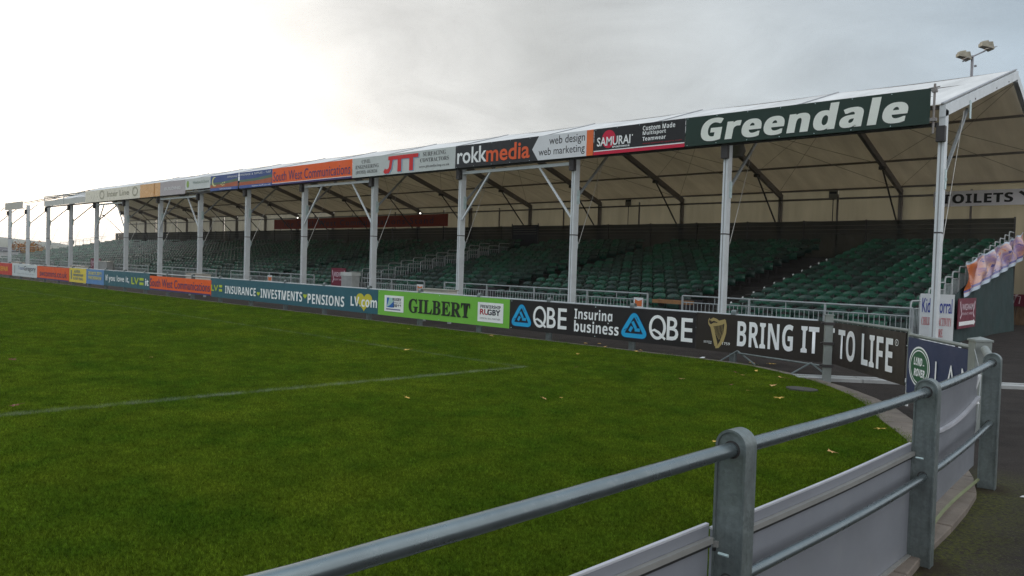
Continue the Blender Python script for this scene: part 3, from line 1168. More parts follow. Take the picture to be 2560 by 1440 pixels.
b = board('fascia_board', 'bare pale fascia sheet with thin rails at the far left end of the roof front', 'fascia board', -64.0, -55.5, YF_, 5.02, 5.42, paint('bare_sheet', (200, 200, 196), 0.5), G1)
fr = MB()
for z in (0.55, 0.62, 0.72):
    fr.tube((0, 0, z), (8.5, 0, z), 0.018, 5)
for q in (0.0, 4.25):
    fr.tube((q, 0, 0), (q, 0, 0.75), 0.03, 6)
fr.obj('frame_rail', galv_far, b)
for i_, (xa, xb) in enumerate(((-74.4, -69.4),)):
    b = board('fascia_board', 'short pale fascia board standing alone beyond the gap at the far left', 'fascia board', xa, xb, YF_, 5.0, 5.6, paint('far_sheet', (190, 186, 178), 0.5), G1)

# ------------------------------------------------------------------ terrace
NR = 17
PY = 0.735
Y0 = 19.62
RISE = 0.146
XA, XZ = -5.12, -88.5
AISLES = [(-11.35, -10.15), (-20.2, -19.0), (-27.9, -26.6), (-36.2, -35.0), (-45.0, -43.8), (-53.8, -52.6), (-62.6, -61.4), (-71.4, -70.2), (-80.2, -79.0)]
terr_o = thing('seating_terrace', 'dark stepped seating terrace under the roof', 'terrace')
for i in range(NR):
    yb = Y0 + PY * i
    ya = yb - 0.60
    z = RISE * i + 0.02
    MB().box(XZ, XA, ya, ya + PY + 0.02 if i < NR - 1 else yb + 0.5, max(0.003, z - 0.16), z).obj('tread', deck_m, terr_o)
# aisle steps
step_m = mat('aisle_step_edge', (0.10, 0.10, 0.095), 0.8)
for (xa, xb) in AISLES:
    for i in range(NR - 1):
        ya = Y0 + PY * i - 0.60
        z = RISE * (i + 0.5) + 0.02
        MB().box(xa, xb, ya + PY * 0.5, ya + PY - 0.002, z - 0.02, z).obj('aisle_step', step_m, terr_o)
# side and rear cladding under the deck
prof = [(Y0 - 0.6, 0.003)] + [(Y0 - 0.6 + PY * i, RISE * i) for i in range(1, NR)] + [(Y0 + PY * (NR - 1) + 0.5, RISE * (NR - 1)), (Y0 + PY * (NR - 1) + 0.5, 0.003)]
cl = MB()
for x in (XZ + 0.03,):
    cl.add([(x, y, z) for y, z in prof] + [(x - 0.02, y, z) for y, z in prof], [tuple(range(len(prof))), tuple(range(2 * len(prof) - 1, len(prof) - 1, -1))])
cl.obj('end_cladding', deck_m, terr_o)
MB().box(XZ, XA, Y0 + PY * 16 + 0.5, Y0 + PY * 16 + 0.53, 0.003, RISE * 16 + 0.1).obj('rear_cladding', deck_m, terr_o)


# seats
def seat_parts():
    """bucket seat shell: back and pan; local y towards the rear, origin on the tread"""
    w2 = 0.215
    back = MB()

    def fb(u, v):
        x = (u * 2 - 1)
        prof_ = [(-0.050, 0.668), (-0.028, 0.676), (0.0, 0.700), (0.018, 0.735), (0.032, 0.775), (0.040, 0.805), (0.050, 0.818)]
        t_ = v * (len(prof_) - 1)
        i_ = min(int(t_), len(prof_) - 2)
        f_ = t_ - i_
        y = prof_[i_][0] * (1 - f_) + prof_[i_ + 1][0] * f_
        z = prof_[i_][1] * (1 - f_) + prof_[i_ + 1][1] * f_
        y -= 0.060 * (abs(x) ** 2.4)                            # wings come forward
        wx = w2 * (1 - 0.15 * v ** 2.5)
        z -= 0.045 * (abs(x) ** 3.5) * v                        # rounded shoulders
        return (x * wx, y, z)
    nb, nvb = 8, 6
    back.grid(fb, nb, nvb)
    o0 = len(back.v)
    top = [fb(k_ / nb, 1.0) for k_ in range(nb + 1)]
    back.add(top + [(p[0] * 1.02, p[1] + 0.02, p[2] + 0.002) for p in top] + [(p[0] * 1.02, p[1] + 0.026, p[2] - 0.10) for p in top],
             [(i_, i_ + 1, nb + 2 + i_, nb + 1 + i_) for i_ in range(nb)] + [(nb + 1 + i_, nb + 2 + i_, 2 * nb + 3 + i_, 2 * nb + 2 + i_) for i_ in range(nb)])
    pan = MB()

    def fp(u, v):
        # tipped-up pan
        x = u * 2 - 1
        pts = [(-0.06, 0.34), (-0.10, 0.35), (-0.125, 0.40), (-0.13, 0.48), (-0.115, 0.56), (-0.09, 0.60), (-0.06, 0.605)]
        t_ = v * (len(pts) - 1)
        i_ = min(int(t_), len(pts) - 2)
        f_ = t_ - i_
        y = pts[i_][0] * (1 - f_) + pts[i_ + 1][0] * f_
        z = pts[i_][1] * (1 - f_) + pts[i_ + 1][1] * f_
        y += 0.05 * abs(x) ** 3
        return (x * w2 * (0.92 + 0.06 * sin(pi * v)), y, z - 0.015 * abs(x) ** 3)
    pan.grid(fp, 8, 6)
    br = MB()
    br.box(-0.02, 0.02, -0.04, 0.0, 0.0, 0.70)
    br.box(-0.20, 0.20, -0.03, 0.01, 0.30, 0.33)
    br.box(-0.10, 0.10, 0.0, 0.03, 0.55, 0.70)
    return back, pan, br


backm, panm, brm = seat_parts()
GM = [green_a, green_b, green_c]
meshes = [(backm.mesh('backrest', g, True), panm.mesh('seat_pan', g, True)) for g in GM]
br_me = brm.mesh('bracket', dark_steel)

seats = []
for i in range(NR):
    x = XA - 0.30
    while x > XZ + 0.3:
        if not any(a - 0.24 < x < b + 0.24 for a, b in AISLES):
            seats.append((i, x))
        x -= 0.47
# leave a few gaps where the photograph shows missing seats
missing = set()
ORD = ['', 'first', 'second', 'third', 'fourth', 'fifth', 'sixth', 'seventh', 'eighth', 'ninth', 'tenth', 'eleventh', 'twelfth', 'thirteenth', 'fourteenth', 'fifteenth', 'sixteenth', 'seventeenth', 'eighteenth', 'nineteenth']
near = [(i, x) for (i, x) in seats if x > -18.9]
near.sort(key=lambda s_: math.hypot(s_[1], Y0 + PY * s_[0]) + (0 if s_[1] > -11 else 0.0))
near = near[:296]
nearset = set(near)
GSEAT = 'green plastic seats in rows on the terrace'


def color_i():
    r = random.random()
    return 0 if r < 0.42 else (1 if r < 0.75 else 2)


block1 = {}
block2 = {}
for (i, x) in seats:
    if x > -10.2:
        block1.setdefault(i, []).append(x)
    elif x > -19.0:
        block2.setdefault(i, []).append(x)
for dct in (block1, block2):
    for k_ in dct:
        dct[k_].sort(reverse=True)
for (i, x) in near:
    ci = color_i()
    if x > -10.2:
        where = ORD[block1[i].index(x) + 1] + ' seat in from the right-hand end rail'
    else:
        where = ORD[block2[i].index(x) + 1] + ' seat left of the nearest aisle'
    nm = ('bright green', 'faded green', 'dull green')[ci]
    s_ = thing('stadium_seat', '%s seat, %s row from front, %s' % (nm, ORD[i + 1], where), 'seat', (x + random.uniform(-0.006, 0.006), Y0 + PY * i, RISE * i + 0.02), random.uniform(-0.05, 0.05), GSEAT)
    link('backrest', meshes[ci][0], s_)
    link('seat_pan', meshes[ci][1], s_)
    link('bracket', br_me, s_)


def joined(builders, spots):
    V, Fc, MI = [], [], []
    off = 0
    for bld, which in builders:
        v = np.array(bld.v)
        f = bld.f
        for (x, y, z, ci, rz) in spots:
            c_, s_ = cos(rz), sin(rz)
            vv = np.empty_like(v)
            vv[:, 0] = v[:, 0] * c_ - v[:, 1] * s_ + x
            vv[:, 1] = v[:, 0] * s_ + v[:, 1] * c_ + y
            vv[:, 2] = v[:, 2] + z
            V.append(vv)
            Fc += [tuple(q + off for q in ff) for ff in f]
            MI += [ci if which else 3] * len(f)
            off += len(v)
    return np.concatenate(V), Fc, MI


# coarser shells for the mass
def coarse():
    bk_, pn = MB(), MB()
    w2 = 0.215
    yy = (-0.045, 0.0, 0.03, 0.05)
    zz_ = (0.67, 0.70, 0.765, 0.818)
    bk_.grid(lambda u, v: ((u * 2 - 1) * w2 * (1 - 0.14 * v * v), yy[min(3, int(v * 3 + 0.01))] - 0.055 * abs(u * 2 - 1) ** 2, zz_[min(3, int(v * 3 + 0.01))] - 0.045 * abs(u * 2 - 1) ** 3 * v), 4, 3)
    bk_.box(-0.19, 0.19, 0.06, 0.07, 0.70, 0.80)
    pn.grid(lambda u, v: ((u * 2 - 1) * w2 * 0.95, (-0.06, -0.125, -0.13, -0.07)[min(3, int(v * 3 + 0.01))], (0.34, 0.40, 0.54, 0.60)[min(3, int(v * 3 + 0.01))]), 4, 3)
    return bk_, pn


cb_, cp_ = coarse()
spots = [(x, Y0 + PY * i, RISE * i + 0.02, color_i(), 0.0) for (i, x) in seats if (i, x) not in nearset]
V, Fc, MI = joined([(cb_, True), (cp_, True)], spots)
me = bpy.data.meshes.new('seat_rows')
me.from_pydata(V.tolist(), [], Fc)
for g in GM + [dark_steel]:
    me.materials.append(g)
me.polygons.foreach_set('material_index', MI)
me.polygons.foreach_set('use_smooth', [True] * len(me.polygons))
me.update()
o = link('seat_rows', me)
tag(o, 'mass of green plastic seats filling the rest of the terrace', 'seats', GSEAT, 'stuff')

# white number dots on the aisle end seats
dot = MB().add([(0.035 * cos(2 * pi * k_ / 8), 0, 0.035 * sin(2 * pi * k_ / 8)) for k_ in range(8)], [tuple(range(8))]).mesh('row_marker', white_p)
dots = thing('aisle_row_markers', 'white row markers on thin stems up the nearest aisle', 'row markers')
for i in range(0, 13):
    link('row_marker', dot, dots, (-10.30, Y0 + PY * i - 0.38, RISE * i + 0.50))
    MB().tube((-10.30, Y0 + PY * i - 0.36, RISE * i + 0.02), (-10.30, Y0 + PY * i - 0.36, RISE * i + 0.55), 0.012, 5).obj('stem', galv_far, dots)

# rear screen: dark mesh on posts with rails
scr_m = bpy.data.materials.new('dark_mesh_screen')
scr_m.use_nodes = True
t = NT(scr_m.node_tree)
bs = scr_m.node_tree.nodes['Principled BSDF']
bs.inputs['Base Color'].default_value = (0.018, 0.021, 0.017, 1)
bs.inputs['Roughness'].default_value = 0.9
tr = t.n('ShaderNodeBsdfTransparent')
mx = t.n('ShaderNodeMixShader')
geo = t.n('ShaderNodeNewGeometry')
t.link(t.mapr(t.noise(geo.outputs['Position'], 1.2, 3), 0.3, 0.7, 0.965, 0.92), mx.inputs[0])
t.link(tr.outputs[0], mx.inputs[1])
t.link(bs.outputs[0], mx.inputs[2])
t.link(mx.outputs[0], scr_m.node_tree.nodes['Material Output'].inputs[0])
screen = thing('rear_screen', 'dark mesh screen with posts and rails behind the top row', 'screen')
YS = Y0 + PY * 16 + 0.42
x = XA - 0.05
ZS0, ZS1 = RISE * 16 + 0.02, 3.93
k_ = 0
me_post = MB().box(-0.03, 0.03, -0.05, -0.01, 0, ZS1 - ZS0 + 0.02).mesh('screen_post', dark_steel)
while x > XZ + 0.5:
    xb = max(x - 2.5, XZ)
    if True:
        ph = random.uniform(0, 6)

        def fn(u, v, x=x, xb=xb, ph=ph):
            return (x + (xb - x) * u, YS + 0.012 * sin(ph + u * 9), ZS0 + (ZS1 - ZS0 - 0.02 * sin(pi * u)) * v)
        MB().grid(fn, 12, 2).obj('mesh_panel', scr_m, screen, smooth=True)
    link('screen_post', me_post, screen, (x, YS, ZS0))
    x -= 2.5
for z in (3.90, 3.72, 3.56, 3.40):
    MB().box(XZ, XA - 0.05, YS - 0.012 - 0.05, YS - 0.052, z - 0.014, z + 0.014).obj('rail', dark_steel if z < 3.5 else mat('rail_dull', (0.10, 0.09, 0.075), 0.7), screen)
# dark doorway with louvres in the screen
dw = thing('rear_doorway', 'dark doorway with grey louvres in the rear screen', 'doorway', (-29.3, YS - 0.08, ZS0))
MB().box(0, 2.0, 0, 0.02, 0, 1.62).obj('dark_opening_sheet', mat('blue_black', (0.012, 0.013, 0.02), 0.7), dw)  # near-black sheet: the shade of the opening put into its colour
for q in range(4):
    MB().box(0.15, 1.85, -0.03, -0.004, 1.10 + q * 0.13, 1.15 + q * 0.13).obj('louvre', mat('louvre_grey', (0.11, 0.105, 0.10), 0.6), dw)
for q in (0.0, 1.94):
    MB().box(q, q + 0.06, -0.03, -0.002, 0, 1.70).obj('door_jamb', dark_steel, dw)

# banner across the rear wall
ban = board('wall_banner', 'long dim orange banner with navy lettering high on the rear wall', 'banner', -57.7, -36.3, YB - 0.25, 4.10, 4.90, paint('orange_banner', (158, 50, 22), 0.7), None)
text(ban, 'The South West Communications Stand', 1.4, 20.0, 0.20, 0.62, paint('indigo_print', (34, 28, 60)), 0.0, 1.25)
ban = board('toilet_sign', 'pale banner with bold black lettering and arrow on the rear wall', 'sign', -8.15, -4.4, YB - 0.25, 4.50, 5.09, paint('pale_lilac_board', (232, 230, 236), 0.7), None)
text(ban, sans_bold('TOILETS'), 0.30, 2.66, 0.11, 0.47, black_p, 0.008, 1.08, heavy=0.012)
flat(ban, [(2.82, 0.46), (2.90, 0.52), (3.25, 0.26), (3.34, 0.36), (3.42, 0.06), (3.08, 0.10), (3.17, 0.18)], black_p)
# small signs and lamps on the rear wall
for (xx, zz_, lb) in ((-12.15, 4.95, 'small grey block number plate on a stem, nearest to the toilet sign'), (-22.55, 4.97, 'small grey block number plate on a stem, further from the toilet sign')):
    s_ = thing('block_sign', lb, 'sign', (xx, YB - 0.4, zz_), 0, 'block signs on the rear wall')
    MB().box(0, 0.36, 0, 0.02, 0, 0.34).obj('plate', paint('sign_grey', (120, 118, 112)), s_)
    rect(s_, 0.03, 0.33, 0.22, 0.30, black_p, -0.004, 'lettering')
    MB().tube((0.18, 0.03, -1.1), (0.18, 0.03, 0.0), 0.02, 6).obj('stem', dark_steel, s_)

# two small lit lamps under the rear eave
lit = bpy.data.materials.new('lit_lamp')
lit.use_nodes = True
bl = lit.node_tree.nodes['Principled BSDF']
bl.inputs['Emission Color'].default_value = (1, 0.96, 0.86, 1)
bl.inputs['Emission Strength'].default_value = 2.5
for xx, lb in ((-38.75, 'small lit lamp under the rear eave, above the right half of the orange banner'), (-53.7, 'small lit lamp under the rear eave, above the left half of the orange banner')):
    lp = thing('bulkhead_lamp', lb, 'lamp', (xx, YB - 0.45, 4.97), 0, 'lit lamps under the rear eave')
    MB().box(-0.10, 0.10, -0.02, 0.06, -0.06, 0.10).obj('lamp_body', dark_steel, lp)
    MB().path([(0, -0.10, 0), (0, -0.021, 0)], 0.045, 12).obj('bulb', lit, lp, smooth=True)

# ------------------------------------------------------------------ front barrier of the terrace
YBAR = 19.0
bar_me = MB().tube((0, 0, 0.12), (0, 0, 0.80), 0.009, 5).mesh('bar', galv_far)
pst_me = MB().box(-0.022, 0.022, -0.022, 0.022, 0, 0.985).mesh('barrier_post', galv_far)
segs = [(-10.92, -4.98), (-20.86, -12.07), (-27.95, -22.0), (-37.2, -29.5), (-46.0, -38.8), (-54.8, -47.6), (-63.6, -56.4), (-72.4, -65.2), (-81.0, -74.0), (-88.4, -82.4)]
blab = ['nearest silver railing in front of the seats, at the right end', 'second silver railing in front of the seats, left of the gap', 'third silver railing in front of the seats, past the second gap'] + ['%s silver railing in front of the seats, counted from the right' % q for q in ('fourth', 'fifth', 'sixth', 'seventh', 'eighth', 'ninth', 'tenth')]
for si, (xa, xb) in enumerate(segs):
    br = thing('front_railing', blab[si], 'railing', (xa, YBAR, 0), 0, 'silver railings along the front of the terrace')
    L_ = xb - xa
    MB().tube((0, 0, 0.985), (L_, 0, 0.985), 0.022, 8).obj('top_rail', galv_far, br, smooth=True)
    MB().tube((0, 0, 0.80), (L_, 0, 0.80), 0.016, 6).obj('mid_rail', galv_far, br, smooth=True)
    MB().tube((0, 0, 0.12), (L_, 0, 0.12), 0.016, 6).obj('bottom_rail', galv_far, br, smooth=True)
    nps = max(1, round(L_ / 2.0))
    for q in range(nps + 1):
        link('barrier_post', pst_me, br, (L_ * q / nps, 0, 0))
        if q < nps:
            MB().box(-0.008, 0.008, -0.008, 0.008, 0.80, 0.985).obj('stub', galv_far, br, loc=(L_ * (q + 0.5) / nps, 0, 0))
    nb = int(L_ / 0.118)
    if si < 2:
        for q in range(1, nb):
            link('bar', bar_me, br, (L_ * q / nb, 0, 0))
    else:
        jb = MB()
        for q in range(1, nb):
            jb.box(L_ * q / nb - 0.009, L_ * q / nb + 0.009, -0.009, 0.009, 0.12, 0.80)
        structure(jb.obj('bars', galv_far, br), 'stuff')

# stepped handrails up the right-hand end and up one aisle


def hoop(y0, y1, z0, ztop):
    r = 0.09
    return [(0, y0, z0), (0, y0, ztop - r), (0, y0 + r * 0.3, ztop - r * 0.3), (0, y0 + r, ztop), (0, y1, ztop)]


def step_rail(name, label, x, i0, i1, h, group=None, nb=5, rail=0.021):
    rt = thing(name, label, 'handrail', (x, 0, 0), 0, group)
    for i_ in range(i0, i1):
        y0_ = Y0 + PY * i_ - 0.62
        z0_ = RISE * i_
        MB().path(hoop(y0_, y0_ + PY + 0.02, z0_, z0_ + h), rail, 7).obj('hoop', galv_far, rt, smooth=True)
        vb = MB()
        MB().tube((0, y0_, z0_ + h - 0.18), (0, y0_ + PY, z0_ + h - 0.18), 0.012, 6).obj('mid_rail', galv_far, rt)
        for q in range(1, nb):
            vb.box(-0.007, 0.007, y0_ + PY * q / nb - 0.007, y0_ + PY * q / nb + 0.007, z0_ + 0.1, z0_ + h - 0.18)
        structure(vb.obj('bars', galv_far, rt), 'stuff')
    return rt


step_rail('end_handrail', 'stepped silver handrail climbing the right-hand end of the seats', -5.03, 0, 16, 1.15, nb=6)
step_rail('aisle_handrail', 'stepped silver handrail climbing the right side of the third aisle', -26.55, 1, 13, 1.05, 'aisle handrails', nb=5, rail=0.018)
step_rail('aisle_handrail', 'stepped silver handrail climbing the left side of the third aisle', -27.95, 1, 13, 1.05, 'aisle handrails', nb=5, rail=0.018)
step_rail('end_handrail', 'stepped railing climbing the far left end of the seats', -88.45, 0, 16, 1.25, nb=2)

# tarpaulin and banner on the open end
tarp_m = mat('dark_green_tarpaulin', (0.012, 0.034, 0.034), 0.8, 0, 0.25, 1.2, 0.2, 8)
tp = MB()


def ft(u, v):
    y = 19.4 + (30.2 - 19.4) * u
    top = 0.55 + (3.0 - 0.55) * u
    x = -4.93 + 0.03 * sin(u * 23) * (1 - v) + 0.05 * u * (1 - v)
    if u > 0.9:
        x += (u - 0.9) * 1.2 * (1 - v)
    return (x, y, 0.006 + (top - 0.006) * v)


tp.grid(ft, 60, 8)
o = tp.obj('side_tarpaulin', tarp_m, None, smooth=True)
tag(o, 'dark green tarpaulin closing the open end of the terrace', 'tarpaulin')

bm_ = bpy.data.materials.new('crumpled_banner')
bm_.use_nodes = True
t = NT(bm_.node_tree)
b = bm_.node_tree.nodes['Principled BSDF']
tcn = t.n('ShaderNodeTexCoord')
uvn = t.n('ShaderNodeUVMap')
uvn.uv_map = 'uv'
sx_ = t.n('ShaderNodeSeparateXYZ')
t.link(uvn.outputs[0], sx_.inputs[0])
U_, V_ = sx_.outputs[0], sx_.outputs[1]
orange = srgb(214, 112, 52)
pale = srgb(212, 172, 160)
lil = srgb(150, 128, 176)
mpn = t.n('ShaderNodeMapping')
mpn.inputs['Scale'].default_value = (7, 2.2, 1)
t.link(uvn.outputs[0], mpn.inputs[0])
nz = t.noise(mpn.outputs[0], 1.3, 5, 0.6, 1.2)
ctr = t.mapr(t.math('ABSOLUTE', t.math('SUBTRACT', U_, 0.58)), 0.30, 0.50, 0.0, 1.0)
c = t.mix(t.mapr(nz, 0.42, 0.60), pale, lil)
c = t.mix(t.math('MAXIMUM', ctr, t.mapr(nz, 0.36, 0.30)), c, orange)
blue = srgb(84, 84, 150)
c = t.mix(t.mapr(t.noise(mpn.outputs[0], 3.1, 3, 0.5), 0.62, 0.66), c, blue)
edge = t.math('MAXIMUM', t.mapr(V_, 0.93, 0.95), t.mapr(V_, 0.12, 0.10))
c = t.mix(edge, c, srgb(176, 192, 210))
c = t.mix(t.math('MULTIPLY', t.mapr(V_, 0.20, 0.18), t.mapr(V_, 0.11, 0.13)), c, blue)
t.link(c, b.inputs['Base Color'])
b.inputs['Roughness'].default_value = 0.22
bn = MB()
NU, NVv = 90, 14


def fbn(u, v):
    y = 23.2 + (31.4 - 23.2) * u
    top = 2.14 + (3.40 - 2.14) * u
    bot = 1.20 + (2.42 - 1.20) * u
    sw = sin(u * 6.2 * pi + 1.1 * sin(v * 3)) * 0.5 + 0.35 * sin(u * 15 * pi + v * 2) + 0.3 * sin(u * 25 + v * 5)
    x = -4.84 + 0.12 * sw * sin(pi * min(1, 1.1 * (1 - v) + 0.12)) + 0.03 * sin(u * 40 - v * 4) * (1 - v)
    return (x, y, bot + (top - bot) * v - 0.06 * sin(pi * ((u * 8) % 1)) * v)


bn.grid(fbn, NU, NVv)
me = bn.mesh('crumpled_banner', bm_, True)
uvl = me.uv_layers.new(name='uv')
uvs = []
for p in me.polygons:
    for li in p.loop_indices:
        vi = me.loops[li].vertex_index
        uvs += [(vi % (NU + 1)) / NU, (vi // (NU + 1)) / NVv]
uvl.data.foreach_set('uv', uvs)
o = link('crumpled_banner', me)
tag(o, 'crumpled shiny orange and pink banner tied along the end handrail', 'banner')

# ------------------------------------------------------------------ signs by the end of the stand
sg = board('activity_sign', 'white sign with blue and red lettering behind the nearest roof post', 'sign', -4.78, -4.10, 18.78, 0.12, 1.34, white_b, None, 0.02)
bu = paint('royal_blue_print', (32, 52, 150))
rdd = paint('brick_red_print', (186, 44, 60))
text(sg, 'Kids Corral', 0.045, 0.645, 0.80, 1.13, bu, 0.006)
text(sg, bold_serif('CHILDRENS ACTIVITY'), 0.045, 0.64, 0.52, 0.70, rdd, -0.006)
text(sg, bold_serif('CENTRE'), 0.22, 0.48, 0.27, 0.45, rdd, -0.006)
flat(sg, [(0.20, 0.16), (0.40, 0.16), (0.40, 0.12), (0.50, 0.19), (0.40, 0.235), (0.40, 0.20), (0.20, 0.20)], black_p)
for q in (0.06, 0.60):
    MB().box(q, q + 0.03, 0.02, 0.05, -0.12, 1.1).obj('sign_leg', galv_far, sg)

maroon = paint('maroon_board', (110, 22, 48), 0.5)
pinkw = paint('pale_pink_print', (222, 200, 210))


def maroon_sign(label, loc, rz, w_, h_, arrow=True, name='maroon_sign'):
    r = thing(name, label, 'sign', loc, rz, 'maroon signs')
    MB().box(0, w_, 0, 0.02, 0, h_).obj('panel', maroon, r)
    text(r, 'WIGWAM', 0.18 * w_, 0.82 * w_, 0.60 * h_, 0.82 * h_, pinkw, 0.01)
    text(r, 'EVENT HIRE', 0.22 * w_, 0.78 * w_, 0.44 * h_, 0.52 * h_, pinkw)
    for s in (0.08, 0.92):
        stroke(r, [(s * w_, 0.90 * h_), (s * w_ + (0.04 if s < .5 else -0.04) * w_, 0.68 * h_), (s * w_ + (0.10 if s < .5 else -0.10) * w_, 0.50 * h_), (s * w_ + (0.02 if s < .5 else -0.02) * w_, 0.34 * h_)], 0.035 * w_, pinkw, -0.007)
    if arrow:
        flat(r, [(0.04 * w_, 0.10 * h_), (0.86 * w_, 0.10 * h_), (0.86 * w_, 0.05 * h_), (0.97 * w_, 0.165 * h_), (0.86 * w_, 0.28 * h_), (0.86 * w_, 0.23 * h_), (0.04 * w_, 0.23 * h_)], white_p)
    return r


maroon_sign('maroon sign with a white arrow tied to the green tarpaulin', (-4.80, 22.45, 0.38), radians(90), 2.0, 0.80)
maroon_sign('maroon sign in front of the seats beside the pale cabinet', (-28.1, 18.95, 0.40), 0, 1.05, 0.95, False)
maroon_sign('maroon sign in front of the seats at the far left', (-57.2, 18.95, 0.40), 0, 1.9, 0.9, False)

# pale cabinet
cbn = thing('service_cabinet', 'pale grey slatted cabinet beside the maroon sign', 'cabinet', (-26.7, 18.5, 0))
MB().box(0, 0.72, 0, 0.4, 0, 1.05).obj('cabinet_body', mat('cabinet_grey', (0.42, 0.44, 0.43), 0.5), cbn)
MB().box(-0.03, 0.75, -0.03, 0.43, 1.05, 1.20).obj('cabinet_top', mat('cabinet_lid', (0.5, 0.52, 0.5), 0.5), cbn)
for q in range(7):
    MB().box(0.05 + q * 0.095, 0.10 + q * 0.095, -0.012, -0.001, 0.08, 1.0).obj('slat', mat('cabinet_slat', (0.3, 0.31, 0.31), 0.5), cbn)
cbn = thing('service_cabinet', 'grey cabinet behind the boards near the far left maroon sign', 'cabinet', (-54.5, 18.5, 0))
MB().box(0, 1.6, 0, 0.4, 0, 1.1).obj('cabinet_body', mat('cabinet_grey2', (0.3, 0.31, 0.30), 0.6), cbn)
MB().box(-0.03, 1.63, -0.03, 0.43, 1.1, 1.16).obj('cabinet_top', mat('cabinet_lid2', (0.42, 0.42, 0.38), 0.5), cbn)

# little notices tied on the railings
for (xx, w_, lb) in ((-12.50, 0.32, 'nearest small orange and white notice tied to the railing, behind the black board'),
                     (-22.36, 0.36, 'small orange and white notice tied to the railing, behind the green board'),
                     (-33.4, 0.4, 'small orange and white notice tied to the railing, behind the teal board')):
    nt = thing('railing_notice', lb, 'notice', (xx, 18.93, 0.56), 0, 'orange notices on the railings')
    MB().box(0, w_, 0, 0.01, 0, 0.30).obj('panel', white_b, nt)
    flat(nt, [(0.04, 0.05), (w_ - 0.04, 0.04), (w_ - 0.03, 0.24), (w_ * 0.5, 0.20), (0.04, 0.25)], paint('burnt_orange_print', (206, 112, 60)), -0.004, 'emblem')

# wooden board lying at the foot of the nearest aisle
tag(MB().box(-12.1, -10.95, 19.3, 19.7, 0.72, 0.82).obj('plywood_sheet', mat('plywood', (0.30, 0.15, 0.06), 0.7, 0, 0.3, 5)), 'brown plywood sheet propped at the foot of the nearest aisle', 'board')
# dark boxes on seats
for (xx, yy, zz_, sx2, lb) in ((-19.9, 19.75, 0.55, 0.9, 'dark box left at the foot of the second aisle'), (-12.0, 20.3, 0.5, 0.8, 'dark crate left beside the nearest aisle')):
    o = bevel(MB().box(xx, xx + sx2, yy, yy + 0.4, zz_, zz_ + 0.32).obj('storage_crate', mat('crate_dark', (0.02, 0.018, 0.022), 0.6)), 0.02, 2)
    tag(o, lb, 'crate', 'dark crates on the terrace')
# long trough boxes standing behind the boards
for (xx, L_, lb) in ((-16.8, 1.25, 'cream trough box standing behind the green board'), (-31.9, 1.5, 'grey-green trough box standing behind the orange board'), (-46.3, 1.9, 'cream trough box standing behind the yellow board'), (-57.5, 1.6, 'cream trough box at the far left edge behind the red board')):
    tb = thing('trough_box', lb, 'trough', (xx, 14.3, 0), 0, 'trough boxes behind the boards')
    MB().box(0, L_, 0, 0.35, 0.70, 0.92).obj('trough', mat('trough_cream', (0.55, 0.53, 0.46), 0.6, 0, 0.1), tb)
    MB().box(-0.03, L_ + 0.03, -0.03, 0.38, 0.92, 0.95).obj('rim', mat('trough_rim', (0.3, 0.29, 0.25), 0.6), tb)
    for q in (0.05, L_ - 0.11):
        MB().box(q, q + 0.06, 0.1, 0.2, 0, 0.70).obj('leg', galv_far, tb)

# ------------------------------------------------------------------ perimeter fence and advertising boards
YFN = 13.14


def round_post_mesh(w_, depth, h, th=0.010, web_off=-0.012):
    """post bent round at the top: a plate with a flange round its edge; local x across the fence, y along the rail"""
    r = w_ / 2
    seg = 14
    out_ = [(-r, 0)] + [(-r, h - r)] + [(r * cos(a_), h - r + r * sin(a_)) for a_ in [pi - pi * k_ / seg for k_ in range(1, seg)]] + [(r, h - r), (r, 0)]
    ri = r - th
    inn = [(-ri, 0)] + [(-ri, h - r)] + [(ri * cos(a_), h - r + ri * sin(a_)) for a_ in [pi - pi * k_ / seg for k_ in range(1, seg)]] + [(ri, h - r), (ri, 0)]
    n_ = len(out_)
    fl = MB()
    y0_, y1_ = -depth / 2, depth / 2
    vs = [(p[0], y0_, p[1]) for p in out_] + [(p[0], y1_, p[1]) for p in out_] + [(p[0], y0_, p[1]) for p in inn] + [(p[0], y1_, p[1]) for p in inn]
    fs = []
    for i_ in range(n_ - 1):
        fs += [(i_, n_ + i_, n_ + i_ + 1, i_ + 1), (2 * n_ + i_, 2 * n_ + i_ + 1, 3 * n_ + i_ + 1, 3 * n_ + i_), (i_, i_ + 1, 2 * n_ + i_ + 1, 2 * n_ + i_), (n_ + i_, 3 * n_ + i_, 3 * n_ + i_ + 1, n_ + i_ + 1)]
    fl.add(vs, fs)
    wb_ = MB()
    yw = y0_ - web_off
    wb_.add([(p[0], yw, p[1]) for p in inn] + [(p[0], yw + 0.008, p[1]) for p in inn], [tuple(range(n_)), tuple(range(2 * n_ - 1, n_ - 1, -1))])
    return fl, wb_


fl, wb_ = round_post_mesh(0.12, 0.09, 0.985)
fpost = fl.mesh('post_flange', galv, True)
fpost.set_sharp_from_angle(angle=radians(35))
fweb = wb_.mesh('post_web', galv)
fence = thing('perimeter_fence', 'long galvanised rail with round-topped posts carrying the pitch-side boards', 'fence', (0, YFN, 0))
px = [-6.516 - 2.245 * k_ for k_ in range(-0, 48)]
for x in px:
    if x < -112:
        break
    p_ = link('fence_post', fpost, fence, (x, 0.12, 0), (0, 0, radians(90)))
    link('post_web', fweb, p_)
rail_pts = [(-112, 0.10, 0.885), (-6.5, 0.10, 0.885), (-4.95, 0.06, 0.89)]
MB().path(rail_pts, 0.028, 10).obj('top_rail', galv_far, fence, smooth=True)
